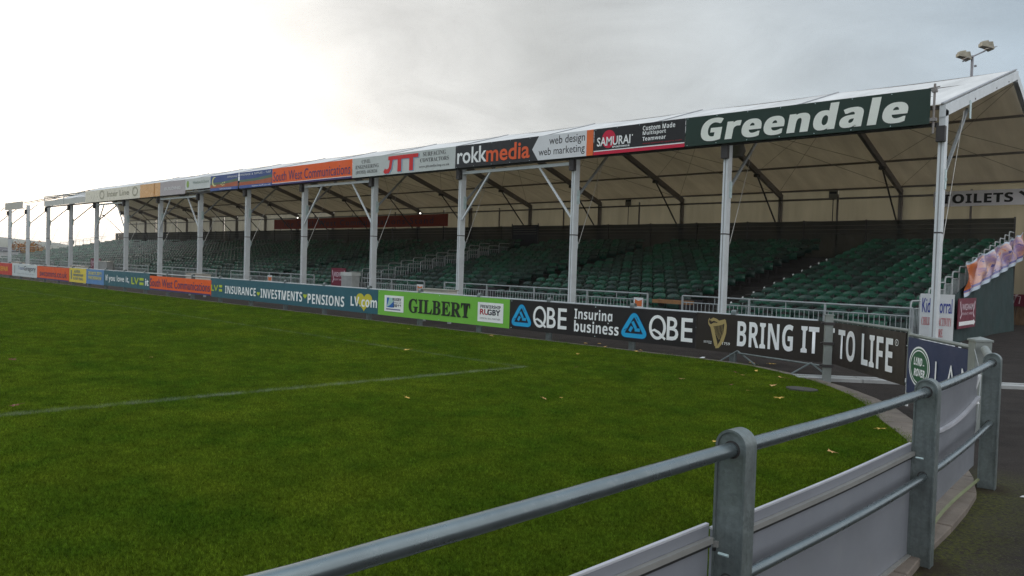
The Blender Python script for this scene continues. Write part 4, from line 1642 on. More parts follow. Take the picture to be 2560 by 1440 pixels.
# lighter, low trestle frame under the corner boards
tr_ = MB()
tr_.tube((-6.4, -0.02, 0.20), (-4.5, -0.75, 0.22), 0.016, 6)
for xx, yy in ((-6.35, -0.05), (-4.75, -0.70)):
    tr_.tube((xx, yy, 0.24), (xx - 0.30, yy - 0.10, 0.02), 0.016, 6)
    tr_.tube((xx, yy, 0.24), (xx + 0.34, yy + 0.02, 0.02), 0.016, 6)
tr_.obj('trestle', galv, fence, smooth=True)

GB = 'advertising boards along the pitch-side fence'
YBD = 13.10
qbk = paint('near_black_board', (31, 26, 29), 0.45)
lw = paint('bright_white_print', (246, 248, 250))
cy = paint('cyan_print', (30, 168, 224))
cyd = paint('deep_blue_print', (12, 60, 120))


def tri_logo(root, cx_, cz, w_, h_):
    P = lambda x, z: (cx_ + (x) * w_, cz + (z) * h_)
    ring = rounded([(cx_, cz + 0.275), (cx_ + 0.305, cz - 0.20), (cx_ - 0.305, cz - 0.20)], 0.13, 7)
    stroke(root, ring, 0.108, cyd, -0.0082, 'emblem', True)
    stroke(root, ring, 0.086, cy, -0.0094, 'emblem', True)
    for (a, b_) in (((-0.07, 0.20), (0.09, -0.10)), ((-0.08, -0.04), (-0.19, -0.26)), ((0.04, -0.17), (0.27, -0.17))):
        stroke(root, [P(*a), P(*b_)], 0.082, cyd, -0.0100, 'emblem')
        stroke(root, [P(*a), P(*b_)], 0.064, cy, -0.0108, 'emblem')
    for (a, b_) in (((0.07, 0.44), (0.19, 0.22)), ((-0.44, -0.22), (-0.30, -0.14)), ((0.36, -0.33), (0.16, -0.335))):
        stroke(root, [P(*a), P(*b_)], 0.014, cyd, -0.0104, 'emblem')


b = board('pitch_board', 'near-black board with two blue knotted triangles and big white initials', 'advertising board', -12.09, -7.225, YBD, 0.20, 0.885, qbk, GB, joints=[2.43], bolts=2.43)
for ox in (0, 3.09):
    tri_logo(b, 0.38 + ox, 0.325, 0.54, 0.44)
    qx0 = 0.75 + ox
    # letter forms: Q with a leaf-shaped tail, B and E
    stroke(b, [(qx0 + 0.185 + 0.165 * cos(2 * pi * k_ / 28), 0.34 + 0.215 * sin(2 * pi * k_ / 28)) for k_ in range(28)], 0.062, lw, -0.009, 'lettering', True)
    stroke(b, [(qx0 + 0.04, 0.26), (qx0 + 0.12, 0.285), (qx0 + 0.22, 0.24), (qx0 + 0.30, 0.165), (qx0 + 0.37, 0.115)], [0.03, 0.05, 0.055, 0.055, 0.05], lw, -0.0098, 'lettering')
    text(b, 'B', qx0 + 0.40, qx0 + 0.66, 0.11, 0.57, lw, 0.012)
    text(b, 'E', qx0 + 0.72, qx0 + 0.97, 0.11, 0.57, lw, 0.012)
text(b, sans_bold('Insuring'), 1.93, 2.93, 0.30, 0.60, lw, 0.004, 1.06)
text(b, sans_bold('business'), 1.93, 3.10, 0.09, 0.34, lw, 0.004, 1.06)
bb = paint('dark_brown_board', (44, 36, 31), 0.45)
b = board('pitch_board', 'dark brown board with a gold harp and tall white lettering beside the gate post', 'advertising board', -7.215, -4.80, YBD, 0.19, 0.895, bb, GB, joints=[0.02])
gold = paint('gold_print', (172, 152, 100))
goldd = paint('dark_gold_print', (70, 58, 34))
# harp
flat(b, [(0.29, 0.60), (0.27, 0.56), (0.28, 0.515), (0.315, 0.50), (0.36, 0.53), (0.43, 0.53), (0.52, 0.56), (0.60, 0.60), (0.61, 0.545), (0.52, 0.50), (0.42, 0.475), (0.355, 0.47), (0.42, 0.16), (0.46, 0.10), (0.44, 0.08), (0.40, 0.10), (0.305, 0.44), (0.26, 0.50), (0.255, 0.57), (0.275, 0.62)][::-1], gold, -0.0080)
stroke(b, [(0.30, 0.565), (0.36, 0.60), (0.42, 0.585), (0.48, 0.555), (0.60, 0.60)], [0.05, 0.06, 0.055, 0.05, 0.03], gold, -0.0086)
stroke(b, [(0.595, 0.60), (0.61, 0.50), (0.60, 0.36), (0.55, 0.20), (0.47, 0.085), (0.42, 0.075)], [0.03, 0.05, 0.06, 0.065, 0.05, 0.04], gold, -0.0090)
stroke(b, [(0.33, 0.49), (0.38, 0.30), (0.44, 0.12)], [0.06, 0.07, 0.05], gold, -0.0094)
for k_ in range(7):
    stroke(b, [(0.375 + 0.030 * k_, 0.545), (0.375 + 0.028 * k_ + 0.01, 0.49 - 0.02 * k_), (0.395 + 0.020 * k_, 0.36 - 0.034 * k_ + 0.04 * (k_ > 4))], 0.007, gold, -0.0076)
disc(b, 0.31, 0.555, 0.014, 0.018, goldd, -0.0098, n_=12)
text(b, "EST\u1d30", 0.18, 0.335, 0.135, 0.185, lw)
text(b, '1759', 0.56, 0.71, 0.135, 0.185, lw)
text(b, sans_bold('BRING IT'), 0.85, 2.34, 0.135, 0.605, lw, 0.004, 1.05)
gb = paint('lime_green_board', (120, 190, 70), 0.4)
b = board('pitch_board', 'lime green board with black slab lettering between two white squares', 'advertising board', -17.12, -12.10, YBD, 0.20, 0.885, gb, GB, bolts=2.5)
sl = paint('dark_slab_print', (36, 44, 30))
text(b, bold_serif('GILBERT'), 1.34, 3.70, 0.14, 0.52, sl, 0.016, 1.03)
rect(b, 0.30, 1.13, 0.12, 0.56, white_p)
rect(b, 0.40, 0.72, 0.23, 0.50, paint('blue_patch', (40, 100, 180)), -0.0095)
flat(b, [(0.40, 0.23), (0.56, 0.30), (0.72, 0.42), (0.72, 0.50), (0.52, 0.50)], paint('pale_blue_patch', (170, 205, 200)), -0.0105)
nk = paint('navy_black_print', (28, 30, 50))
text(b, sans_bold('RUGBY'), 0.66, 1.03, 0.42, 0.50, nk, 0.01, y=-0.0115)
text(b, 'WORLD CUP', 0.68, 1.03, 0.35, 0.395, nk, 0.0, y=-0.0115)
text(b, sans_bold('2011'), 0.68, 1.02, 0.25, 0.33, nk, 0.012, y=-0.0115)
rect(b, 0.38, 1.0, 0.165, 0.20, paint('steel_blue_print', (110, 110, 150)), -0.0095)
rect(b, 3.97, 4.83, 0.10, 0.57, white_p)
text(b, sans_bold('PREMIERSHIP'), 4.06, 4.74, 0.43, 0.51, nk, 0.006)
text(b, 'RU', 4.05, 4.35, 0.27, 0.41, paint('scarlet_print', (170, 30, 50)), 0.03)
text(b, 'GBY', 4.30, 4.74, 0.27, 0.41, nk, 0.03, y=-0.0112)
text(b, 'OFFICIAL BALL PARTNER', 4.05, 4.74, 0.165, 0.205, gy)
tl = paint('teal_board', (44, 96, 112), 0.4)
hg = paint('yellow_green_print', (190, 205, 60))
b = board('pitch_board', 'long teal board with white capital lettering and small yellow-green hearts', 'advertising board', -27.12, -17.13, YBD, 0.20, 0.885, tl, GB, joints=[5.0])
text(b, 'LV', 0.02, 0.55, 0.22, 0.44, hg, 0.02, 1.0)
rect(b, 0.62, 0.86, 0.37, 0.455, hg)
rect(b, 0.62, 0.86, 0.22, 0.305, hg)
text(b, sans_bold('INSURANCE'), 1.08, 3.26, 0.17, 0.45, lw, 0.004, 1.06)
heart(b, 3.43, 0.27, 0.22, 0.14, hg)
text(b, sans_bold('INVESTMENTS'), 3.58, 6.14, 0.14, 0.45, lw, 0.004, 1.06)
heart(b, 6.30, 0.33, 0.22, 0.15, hg)
text(b, sans_bold('PENSIONS'), 6.45, 8.40, 0.11, 0.42, lw, 0.004, 1.06)
heart(b, 9.36, 0.34, 0.80, 0.52, paint('heart_yellow', (206, 196, 60)))
text(b, sans_bold('LV.com'), 8.72, 9.97, 0.17, 0.45, lw, 0.004, 1.04, y=-0.0115)
b = board('pitch_board', 'orange board with navy lettering and a navy strip, between two teal boards', 'advertising board', -32.62, -27.14, YBD, 0.22, 0.80, so_, GB)
text(b, 'South West Communications', 0.05, 5.4, 0.14, 0.48, navy, 0.004, 1.05)
rect(b, 0, 5.46, 0.0, 0.06, navy)
b = board('pitch_board', 'teal board with white and yellow-green lettering, left of the orange board', 'advertising board', -37.80, -32.64, YBD, 0.20, 0.885, tl, GB)
text(b, 'If you love it,', 0.25, 3.0, 0.14, 0.50, lw, 0.016, 1.04)
text(b, 'LV', 3.25, 4.05, 0.17, 0.47, hg, 0.03)
rect(b, 4.12, 4.55, 0.36, 0.47, hg)
rect(b, 4.12, 4.55, 0.17, 0.28, hg)
text(b, 'it', 4.72, 5.08, 0.16, 0.46, lw, 0.016)
skb = paint('sky_blue_board', (92, 138, 196), 0.4)
yel = paint('yellow_board', (232, 206, 74), 0.4)
b = board('pitch_board', 'sky blue board with faded yellow block lettering', 'advertising board', -40.1, -37.82, YBD, 0.19, 0.885, skb, GB)
text(b, sans_bold('28 MAY 2011'), 0.3, 2.0, 0.44, 0.60, paint('pale_yellow_print', (214, 204, 130)), 0.02)
text(b, sans_bold('TWICKENHAM'), 0.3, 2.0, 0.22, 0.38, paint('pale_yellow_print', (214, 204, 130)), 0.02)
b = board('pitch_board', 'yellow board with grey-blue block lettering', 'advertising board', -42.5, -40.12, YBD, 0.19, 0.885, yel, GB)
gbp = paint('blue_grey_print', (120, 134, 140))
text(b, 'AVIVA', 0.7, 1.6, 0.46, 0.62, gbp, 0.02)
text(b, sans_bold('PREMIERSHIP'), 0.6, 2.0, 0.30, 0.42, gbp, 0.02)
text(b, 'RUGBY FINAL', 0.6, 2.0, 0.12, 0.25, gbp, 0.02)
rect(b, 0.22, 0.38, 0.14, 0.60, gbp)
b = board('pitch_board', 'orange board with navy lettering, left of the yellow board', 'advertising board', -47.75, -42.55, YBD, 0.17, 0.86, paint('deep_orange_board', (232, 84, 18), 0.4), GB)
text(b, 'swcomms.co.uk', 0.5, 4.9, 0.16, 0.50, navy, 0.0)
rect(b, 0, 5.18, 0.0, 0.06, navy)
b = board('pitch_board', 'white board with thin blue and charcoal lettering', 'advertising board', -52.5, -47.78, YBD, 0.19, 0.90, paint('cool_white_board', (206, 212, 218), 0.4), GB)
text(b, 'Team', 1.2, 2.35, 0.38, 0.60, paint('slate_blue_print', (96, 112, 160)), -0.004)
text(b, 'Gregory', 2.35, 4.5, 0.28, 0.62, paint('ink_print', (60, 56, 80)), 0.006)
text(b, 'Supporting Exeter Rugby', 1.0, 4.3, 0.13, 0.20, paint('ash_print', (150, 160, 165)))
rect(b, 0.45, 0.60, 0.15, 0.60, paint('ash_print', (150, 160, 165)))
b = board('pitch_board', 'red board with yellow lettering at the far left edge', 'advertising board', -58.5, -52.55, YBD, 0.19, 0.90, paint('red_board', (198, 36, 40), 0.4), GB)
text(b, 'CARE & REPAIR', 1.0, 5.2, 0.22, 0.50, paint('amber_print', (236, 170, 60)), 0.02)
for q, (nm, rgb) in enumerate((('white board beyond the left edge, next to the red one', (200, 205, 210)), ('blue board beyond the left edge of the view', (60, 80, 150)), ('green board furthest along the fence to the left', (50, 110, 70)))):
    b = board('pitch_board', nm, 'advertising board', -64.5 - 6 * q, -58.6 - 6 * q, YBD, 0.19, 0.90, paint('far_board_%d' % q, rgb, 0.4), GB)

# square post standing in front of the boards where the gate starts
sqm = mat('square_post_steel', (0.25, 0.275, 0.265), 0.5, 0.25, 0.12, 5, 0.1, 70, 0.2, (0.2, 0.19, 0.15))


def square_post(label, x, y, h, w_, rz, cap='flat'):
    r = thing('gate_post', label, 'post', (x, y, 0), rz, 'square posts of the gateway')
    bevel(MB().box(-w_ / 2, w_ / 2, -w_ / 2, w_ / 2, 0, h).obj('post_shaft', sqm, r), 0.006, 2)
    c_ = w_ / 2 + 0.01
    if cap == 'flat':
        MB().box(-c_, c_, -c_, c_, h + 0.001, h + 0.016).obj('cap', sqm, r)
    else:
        MB().add([(-c_, -c_, h), (c_, -c_, h), (c_, c_, h), (-c_, c_, h), (-c_, -c_, h + 0.02), (c_, -c_, h + 0.02), (c_, c_, h + 0.02), (-c_, c_, h + 0.02), (0, 0, h + 0.05)],
                 [(0, 1, 5, 4), (1, 2, 6, 5), (2, 3, 7, 6), (3, 0, 4, 7), (4, 5, 8), (5, 6, 8), (6, 7, 8), (7, 4, 8), (3, 2, 1, 0)]).obj('cap', sqm, r)
    return r


gp = square_post('square grey gate post standing in front of the dark brown board', -4.35, 12.06, 1.055, 0.115, radians(30))
for z in (0.93, 0.62, 0.27):
    cl_ = MB()
    cl_.tube((-0.11, 0.02, z), (0.10, 0.02, z), 0.016, 6)
    cl_.box(-0.07, 0.075, -0.075, 0.075, z - 0.022, z + 0.022)
    cl_.obj('clamp', dark_steel, gp)

corner = square_post('square grey post with pyramid cap behind the last round-topped post', -1.77, 9.30, 1.03, 0.165, radians(35), 'pyr')


# gate leaves (boards hung on tube frames, standing slightly askew)
def leaf(label, A_, B_, z0a, z0b, h, material, back=True):
    A_, B_ = Vector(A_), Vector(B_)
    L_ = (B_ - A_).length
    rz = math.atan2(B_.y - A_.y, B_.x - A_.x)
    r = thing('gate_leaf', label, 'gate', (A_.x, A_.y, z0a), 0, 'board-clad gate leaves')
    r.rotation_euler = (0, -math.atan2(z0b - z0a, L_), rz)
    MB().box(0.03, L_ - 0.03, 0, 0.010, 0, h).obj('panel', material, r)
    fr_ = MB()
    fr_.tube((0, 0.035, h + 0.03), (L_, 0.035, h + 0.03), 0.024, 8)
    fr_.obj('top_tube', sqm, r, smooth=True)
    MB().tube((0, 0.035, 0.02), (L_, 0.035, 0.02), 0.02, 8).obj('bottom_tube', sqm, r, smooth=True)
    for q in (0.0, L_):
        MB().tube((q, 0.035, -0.02), (q, 0.035, h + 0.05), 0.022, 8).obj('stile', sqm, r, smooth=True)
    return r, L_


lf, L1 = leaf('dark brown gate leaf with tall white lettering, half open', (-4.72, 13.12), (-2.90, 10.86), 0.20, 0.255, 0.70, bb)
text(lf, sans_bold('TO LIFE'), 0.47, 2.52, 0.12, 0.60, lw, 0.004, 1.04)
text(lf, 'T', 0.06, 0.30, 0.12, 0.60, lw, 0.012)
stroke(lf, [(2.63 + 0.05 * cos(2 * pi * k_ / 16), 0.55 + 0.04 * sin(2 * pi * k_ / 16)) for k_ in range(16)], 0.010, lw, -0.009, 'lettering', True)
text(lf, 'R', 2.61, 2.65, 0.535, 0.565, lw)
nvb_ = paint('navy_board', (44, 56, 92), 0.4)
lf2, L2 = leaf('navy gate leaf with a green oval badge and white capitals', (-2.88, 10.80), (-1.84, 9.42), 0.19, 0.19, 0.72, nvb_)
grn = paint('badge_green_print', (32, 92, 62))
disc(lf2, 0.40, 0.375, 0.300, 0.255, lw, -0.0080, 'emblem', 40)
disc(lf2, 0.40, 0.375, 0.276, 0.232, grn, -0.0088, 'emblem', 40)
disc(lf2, 0.40, 0.375, 0.255, 0.211, lw, -0.0094, 'emblem', 40)
disc(lf2, 0.40, 0.375, 0.240, 0.197, grn, -0.0100, 'emblem', 40)
text(lf2, sans_bold('LAND'), 0.25, 0.49, 0.39, 0.49, lw, 0.02, 1.0, 0.2, y=-0.0112)
text(lf2, sans_bold('ROVER'), 0.26, 0.57, 0.25, 0.35, lw, 0.02, 1.0, 0.2, y=-0.0112)
rect(lf2, 0.51, 0.55, 0.40, 0.415, lw, -0.0112, 'emblem')
rect(lf2, 0.27, 0.30, 0.32, 0.335, lw, -0.0112, 'emblem')
text(lf2, 'L', 0.84, 0.98, 0.22, 0.50, lw, 0.0)
text(lf2, 'A', 1.13, 1.34, 0.22, 0.50, lw, 0.0)
text(lf2, 'N', 1.48, 1.68, 0.22, 0.50, lw, 0.0)
MB().tube((-0.01, 0.03, -0.19), (-0.01, 0.03, 0.1), 0.02, 8).obj('drop_bolt', white_b, lf2, smooth=True)

# white slatted piece lying behind the navy leaf
sl_t = thing('slatted_panel', 'white slatted panel lying low behind the navy gate leaf', 'slatted panel', (-4.35, 17.3, 0.0), radians(-20))
for q in range(7):
    MB().bar((q * 0.13, 0, 0.02), (q * 0.13 - 0.05, 0.15, 0.42), 0.05, 0.015).obj('slat', white_b, sl_t)
for z in (0.08, 0.38):
    MB().bar((-0.03, 0.16 * z / 0.42 + 0.02, z), (0.80, 0.16 * z / 0.42 + 0.02, z), 0.02, 0.04).obj('batten', white_b, sl_t)

# ------------------------------------------------------------------ near curved rail with round-topped posts
near_f = thing('corner_fence', 'thick galvanised tube rail on round-topped posts in the foreground', 'fence')
PH = 1.095
fl, wb_ = round_post_mesh(0.124, 0.084, PH, 0.009, -0.010)
pflm = fl.mesh('fence_post', galv, True)
pflm.set_sharp_from_angle(angle=radians(40))
pwbm = wb_.mesh('post_web', galv)
posts_n = [(-1.280, 2.66), (-1.185, 4.90), (-1.262, 7.12), (-1.43, 0.40), (-1.85, -1.80)]
for (x, y), rz in zip(posts_n, (-2, 0.5, 3, -6, -14)):
    p_ = link('fence_post', pflm, near_f, (x, y, 0), (0, 0, radians(rz)))
    link('post_web', pwbm, p_)
    for z_, r_ in ((1.02, 0.0275), (0.527, 0.0215)):
        ringm = MB()
        vs_ = [(q_ * cos(2 * pi * k2 / 24), -0.0325, z_ + q_ * sin(2 * pi * k2 / 24)) for q_ in (r_, r_ + 0.006) for k2 in range(24)]
        ringm.add(vs_, [(k2, (k2 + 1) % 24, 24 + (k2 + 1) % 24, 24 + k2) for k2 in range(24)])
        ringm.obj('hole_edge', dark_steel, p_)
tp_ = smooth_path([(-1.85, -1.8, 1.02), (-1.43, 0.40, 1.02), (-1.352, 1.2, 1.02), (-1.280, 2.66, 1.02), (-1.210, 3.8, 1.02), (-1.185, 4.90, 1.02), (-1.205, 6.0, 1.02), (-1.262, 7.12, 1.02)], 8)
MB().path(tp_, 0.0275, 20).obj('top_rail', galv_rail, near_f, smooth=True)
MB().path([(-1.262, 7.12, 1.015), (-1.70, 9.17, 0.96)], 0.038, 16).obj('link_rail', sqm, near_f, smooth=True)
lp_ = smooth_path([(-1.83, -1.8, 0.525), (-1.42, 0.40, 0.525), (-1.268, 2.66, 0.525), (-1.200, 3.8, 0.525), (-1.177, 4.90, 0.525), (-1.20, 6.0, 0.525), (-1.256, 7.12, 0.53)], 8)
MB().path(lp_, 0.0215, 18).obj('lower_rail', galv_rail, near_f, smooth=True)
# low edging rail between two posts
MB().path(smooth_path([(-1.22, 4.95, 0.075), (-1.30, 6.0, 0.07), (-1.31, 7.05, 0.07)], 6), 0.012, 6).obj('foot_rail', mat('mossy_rail', (0.16, 0.18, 0.09), 0.7), near_f, smooth=True)


# backs of advertising boards fixed on the pitch side of the posts
def bent_board(label, pts, z0, z1, thick, material, bow=0.0, batten=0.0, lean=0.0):
    r = thing('board_back', label, 'board', (0, 0, 0), 0, 'grey backs of boards on the corner fence')
    P = smooth_path(pts, 6)
    n_ = len(P)

    def wall(off, za, zb, th, mt, name):
        vs = []
        for i_, p in enumerate(P):
            a = (P[min(i_ + 1, n_ - 1)] - P[max(i_ - 1, 0)]).normalized()
            nr = Vector((a.y, -a.x, 0))
            u_ = i_ / (n_ - 1)
            sag = -bow * sin(pi * u_)
            for (o_, z) in ((off, za), (off, zb), (off + th, zb), (off + th, za)):
                zz2 = (z + sag * (1 if name == 'batten' else 0))
                q_ = p + nr * (o_ - lean * (zz2))
                vs.append((q_.x, q_.y, zz2 + p.z))
        fs = []
        for i_ in range(n_ - 1):
            for k2 in range(4):
                a_, b2 = i_ * 4 + k2, i_ * 4 + (k2 + 1) % 4
                fs.append((a_, b2, b2 + 4, a_ + 4))
        fs += [(3, 2, 1, 0), tuple((n_ - 1) * 4 + k2 for k2 in range(4))]
        MB().add(vs, fs).obj(name, mt, r)
    wall(0.0, z0, z1, thick, material, 'panel')
    if batten == 0:
        wall(0.012, z1 - 0.062, z1 - 0.040, 0.020, grey_trim, 'batten')
        wall(0.012, z1 - 0.078, z1 - 0.066, 0.010, black_rub, 'seal')
        wall(-0.004, z1 + 0.001, z1 + 0.009, 0.014, pale_edge, 'edge_strip')
        wall(0.012, z0 + 0.0, z0 + 0.025, 0.022, grey_trim, 'batten')
    else:
        wall(0.012, batten, batten + 0.022, 0.024, pale_edge, 'batten')
        wall(0.014, batten - 0.009, batten - 0.002, 0.012, black_rub, 'batten')
        
    return r


off = -0.072
bent_board('grey back of a board between the two nearest posts, pale strip along its top', [(-1.280 + off, 2.62, 0), (-1.215 + off, 3.8, 0), (-1.185 + off, 4.86, 0)], 0.03, 0.705, 0.010, grey_b)
bent_board('grey back of the nearest board, left of the nearest post', [(-1.43 + off, 0.3, 0), (-1.352 + off, 1.5, 0), (-1.285 + off, 2.60, 0)], 0.03, 0.725, 0.010, grey_b)
bb2 = bent_board('tall grey back of a board with a loose sagging batten, behind the farther posts', [(-1.185 + off, 4.90, 0), (-1.235 + off, 6.0, 0), (-1.275 + off, 7.0, 0)], 0.19, 0.93, 0.010, grey_b, bow=0.07, batten=0.73)
# vertical edge profile next to the posts
for (x, y) in ((-1.275, 4.80),):
    MB().box(x - 0.012, x + 0.012, y - 0.02, y + 0.02, 0.03, 0.66).obj('edge_profile', grey_trim, near_f)
# small screws
for (x, y, z) in ((-1.345, 2.60, 0.64), (-1.262, 4.84, 0.64)):
    MB().tube((x + 0.05, y - 0.02, z), (x + 0.09, y - 0.02, z), 0.006, 6).obj('screw', zinc, near_f)
# torn bracket and loose wire at the last post
lb_ = MB()
lb_.bar((-1.33, 7.02, 0.92), (-1.36, 6.93, 0.76), 0.03, 0.012)
lb_.bar((-1.36, 6.93, 0.76), (-1.31, 6.90, 0.70), 0.03, 0.012)
lb_.obj('torn_bracket', white_b, near_f)
MB().path(smooth_path([(-1.80, 9.2, 0.95), (-1.55, 8.2, 0.80), (-1.34, 7.1, 0.72), (-1.33, 6.95, 0.45)], 6), 0.004, 5).obj('loose_wire', galv_far, near_f)

# ------------------------------------------------------------------ kiosk beyond the open end
kk = thing('wooden_kiosk', 'wooden plank kiosk behind the open end of the stand', 'kiosk', (-7.2, 34.6, 0))
for q in range(30):
    MB().box(q * 0.145, q * 0.145 + 0.135, 0, 0.04, 0.004, 1.62).obj('plank', wood_m, kk)
MB().box(0, 4.4, 0.05, 3.0, 0.004, 3.3).obj('kiosk_body', mat('kiosk_grey', (0.33, 0.31, 0.28), 0.8), kk)
MB().box(1.85, 3.4, -0.02, 0.045, 1.66, 2.5).obj('window_frame', mat('frame_cream', (0.5, 0.48, 0.42), 0.6), kk)
MB().box(1.97, 3.28, -0.03, -0.021, 1.76, 2.4).obj('window', glass_m, kk)
b = thing('kiosk_banner', 'maroon banner with pale script tied on the wooden kiosk', 'banner', (-5.75, 34.52, 0.72))
MB().box(0, 2.6, 0, 0.01, 0, 0.86).obj('panel', maroon, b)
stroke(b, [(0.10, 0.16), (0.24, 0.20), (0.30, 0.5), (0.42, 0.72), (0.46, 0.60), (0.30, 0.40), (0.22, 0.12)], 0.035, pinkw)
stroke(b, [(0.05, 0.36), (0.20, 0.42), (0.44, 0.38), (0.40, 0.10)], 0.03, pinkw, -0.010)
# white strip painted as a light reflected in the window
MB().box(2.10, 3.1, -0.036, -0.031, 2.10, 2.16).obj('painted_window_reflection', white_b, kk)

# ------------------------------------------------------------------ floodlight mast
mast = thing('floodlight_mast', 'slim grey mast with two floodlights rising behind the roof', 'floodlight', (-10.6, 50.0, 0))
mm = mat('mast_grey', (0.30, 0.30, 0.33), 0.5, 0.3)
MB().tube((0, 0, 0), (0, 0, 14.55), 0.075, 10).obj('pole', mm, mast, smooth=True)
Rh = Vector((0.735, 0.678, 0)).normalized()
a_, b_ = -Rh * 0.55 + Vector((0, 0, 14.20)), Rh * 0.72 + Vector((0, 0, 14.85))
MB().path([a_, Vector((0, 0, 14.5)), b_], 0.04, 8).obj('cross_arm', mm, mast, smooth=True)
lampm = mat('lamp_housing', (0.36, 0.33, 0.26), 0.6, 0.2, 0.25, 4)
ltop = mat('lamp_reflector', (0.42, 0.41, 0.43), 0.35, 0.5)


def lamp(c):
    base = MB()
    # tapered housing: wide open front (right/down), boxy gear at the back
    def P(r_, u_, d_):
        return c + (Rh * r_ + Vector((0, 0, u_)) + Vector((-Rh.y, Rh.x, 0)) * d_) * 0.72
    v = []
    for (r_, hh, dd, zc) in ((-0.42, 0.12, 0.26, 0.06), (0.05, 0.20, 0.34, 0.05), (0.48, 0.30, 0.42, -0.05)):
        v += [P(r_, zc - hh, -dd), P(r_, zc - hh, dd), P(r_ - 0.15 * (r_ > 0.3), zc + hh, dd), P(r_ - 0.15 * (r_ > 0.3), zc + hh, -dd)]
    f = []
    for s_ in range(2):
        for k2 in range(4):
            a2, b2 = s_ * 4 + k2, s_ * 4 + (k2 + 1) % 4
            f.append((a2, b2, b2 + 4, a2 + 4))
    f += [(3, 2, 1, 0), (8, 9, 10, 11)]
    base.add(v, f).obj('lamp', lampm, mast)
    gbx = MB()
    gbx.add([P(*q) for q in ((-0.38, 0.20, -0.2), (0.15, 0.27, -0.2), (0.15, 0.27, 0.2), (-0.38, 0.20, 0.2), (-0.34, 0.32, -0.18), (0.12, 0.42, -0.18), (0.12, 0.42, 0.18), (-0.34, 0.32, 0.18))],
            [(0, 3, 2, 1), (4, 5, 6, 7), (0, 1, 5, 4), (1, 2, 6, 5), (2, 3, 7, 6), (3, 0, 4, 7)])
    gbx.obj('gear_box', lampm, mast)
    MB().add([P(0.10, -0.20, -0.4), P(0.10, -0.20, 0.4), P(0.72, -0.10, 0.4), P(0.72, -0.10, -0.4), P(0.10, -0.23, -0.4), P(0.10, -0.23, 0.4), P(0.72, -0.125, 0.4), P(0.72, -0.125, -0.4)],
             [(0, 1, 2, 3), (7, 6, 5, 4), (0, 4, 5, 1), (1, 5, 6, 2), (2, 6, 7, 3), (3, 7, 4, 0)]).obj('visor', ltop, mast)


lamp(a_ + Vector((0, 0, 0.32)))
lamp(b_ + Vector((0, 0, 0.28)))
MB().box(0.10, 0.22, 0, 0.1, 13.9, 14.0).obj('junction_box', mm, mast)

# ------------------------------------------------------------------ fallen leaves and litter
leafm = [mat('leaf_yellow', (0.70, 0.46, 0.10), 0.6, 0, 0.3, 40), mat('leaf_tan', (0.60, 0.36, 0.14), 0.7, 0, 0.3, 40), mat('leaf_brown', (0.16, 0.06, 0.025), 0.7, 0, 0.3, 40)]


def leaf_mesh(mt, seed):
    r_ = random.Random(seed)
    pts = []
    lobes = 5
    for k2 in range(lobes * 4):
        t_ = 2 * pi * k2 / (lobes * 4)
        rad = (1.0, 0.62, 0.40, 0.62)[k2 % 4] * r_.uniform(0.85, 1.15)
        pts.append((rad * cos(t_), rad * sin(t_) * 0.8, 0.25 * r_.uniform(-0.4, 1.0) * (1 if k2 % 4 == 0 else 0.5)))
    vs = [(0, 0, 0.1)] + pts
    n_ = len(pts)
    b_ = MB().add(vs, [(0, 1 + k2, 1 + (k2 + 1) % n_) for k2 in range(n_)])
    b_.bar((0, 0, 0.1), (-1.5, 0.2, 0.1), 0.05, 0.05)
    return b_.mesh('fallen_leaf', mt)


lm = [leaf_mesh(leafm[k2 % 3], k2) for k2 in range(9)]
GRASSZ = 0.078
big = [  # x, y, size, kind, label
    (-4.03, 9.55, 0.085, 0, 'large yellow leaf on the grass below the drain cover'),
    (-5.71, 10.01, 0.060, 1, 'pale tan leaf on the grass left of the drain cover, standing alone'),
    (-3.37, 6.57, 0.045, 0, 'small yellow leaf on the grass left of the nearest post top'),
    (-2.49, 8.54, 0.050, 0, 'yellow leaf on the grass just above the grey board back'),
    (-10.79, 8.93, 0.075, 0, 'yellow leaf on the grass in the middle, inside the painted corner'),
    (-11.92, 12.34, 0.070, 1, 'tan leaf on the grass below the lime green board'),
    (-12.86, 3.23, 0.075, 2, 'dark brown leaf on the grass at the far left'),
    (-4.55, 10.55, 0.060, 1, 'tan leaf on the grass right beside the drain cover'),
    (-9.03, 2.29, 0.060, 2, 'dark brown leaf lying by the painted line at the left'),
]
for q, (x, y, s_, k2, lb) in enumerate(big):
    o = link('fallen_leaf', lm[k2 + 3 * (q % 3)], None, (x, y, GRASSZ), (random.uniform(-.2, .2), random.uniform(-.2, .2), random.uniform(0, 6)))
    o.scale = (s_, s_, s_)
    tag(o, lb, 'leaf', 'fallen leaves')
small = [(-12.05, 12.49), (-8.1, 12.54), (-8.28, 12.87), (-8.22, 12.6), (-7.53, 12.80), (-9.08, 12.75), (-8.6, 11.21), (-7.45, 9.68), (-5.89, 7.06), (-5.8, 7.27), (-6.99, 10.35), (-2.47, 7.05), (-4.58, 9.8), (-4.97, 10.1), (-12.12, 4.91), (-6.94, 5.78), (-5.57, 11.44), (-5.32, 11.21), (-5.43, 11.9), (-4.72, 11.45), (-4.85, 11.5), (-14.2, 11.8), (-18.5, 10.9)]
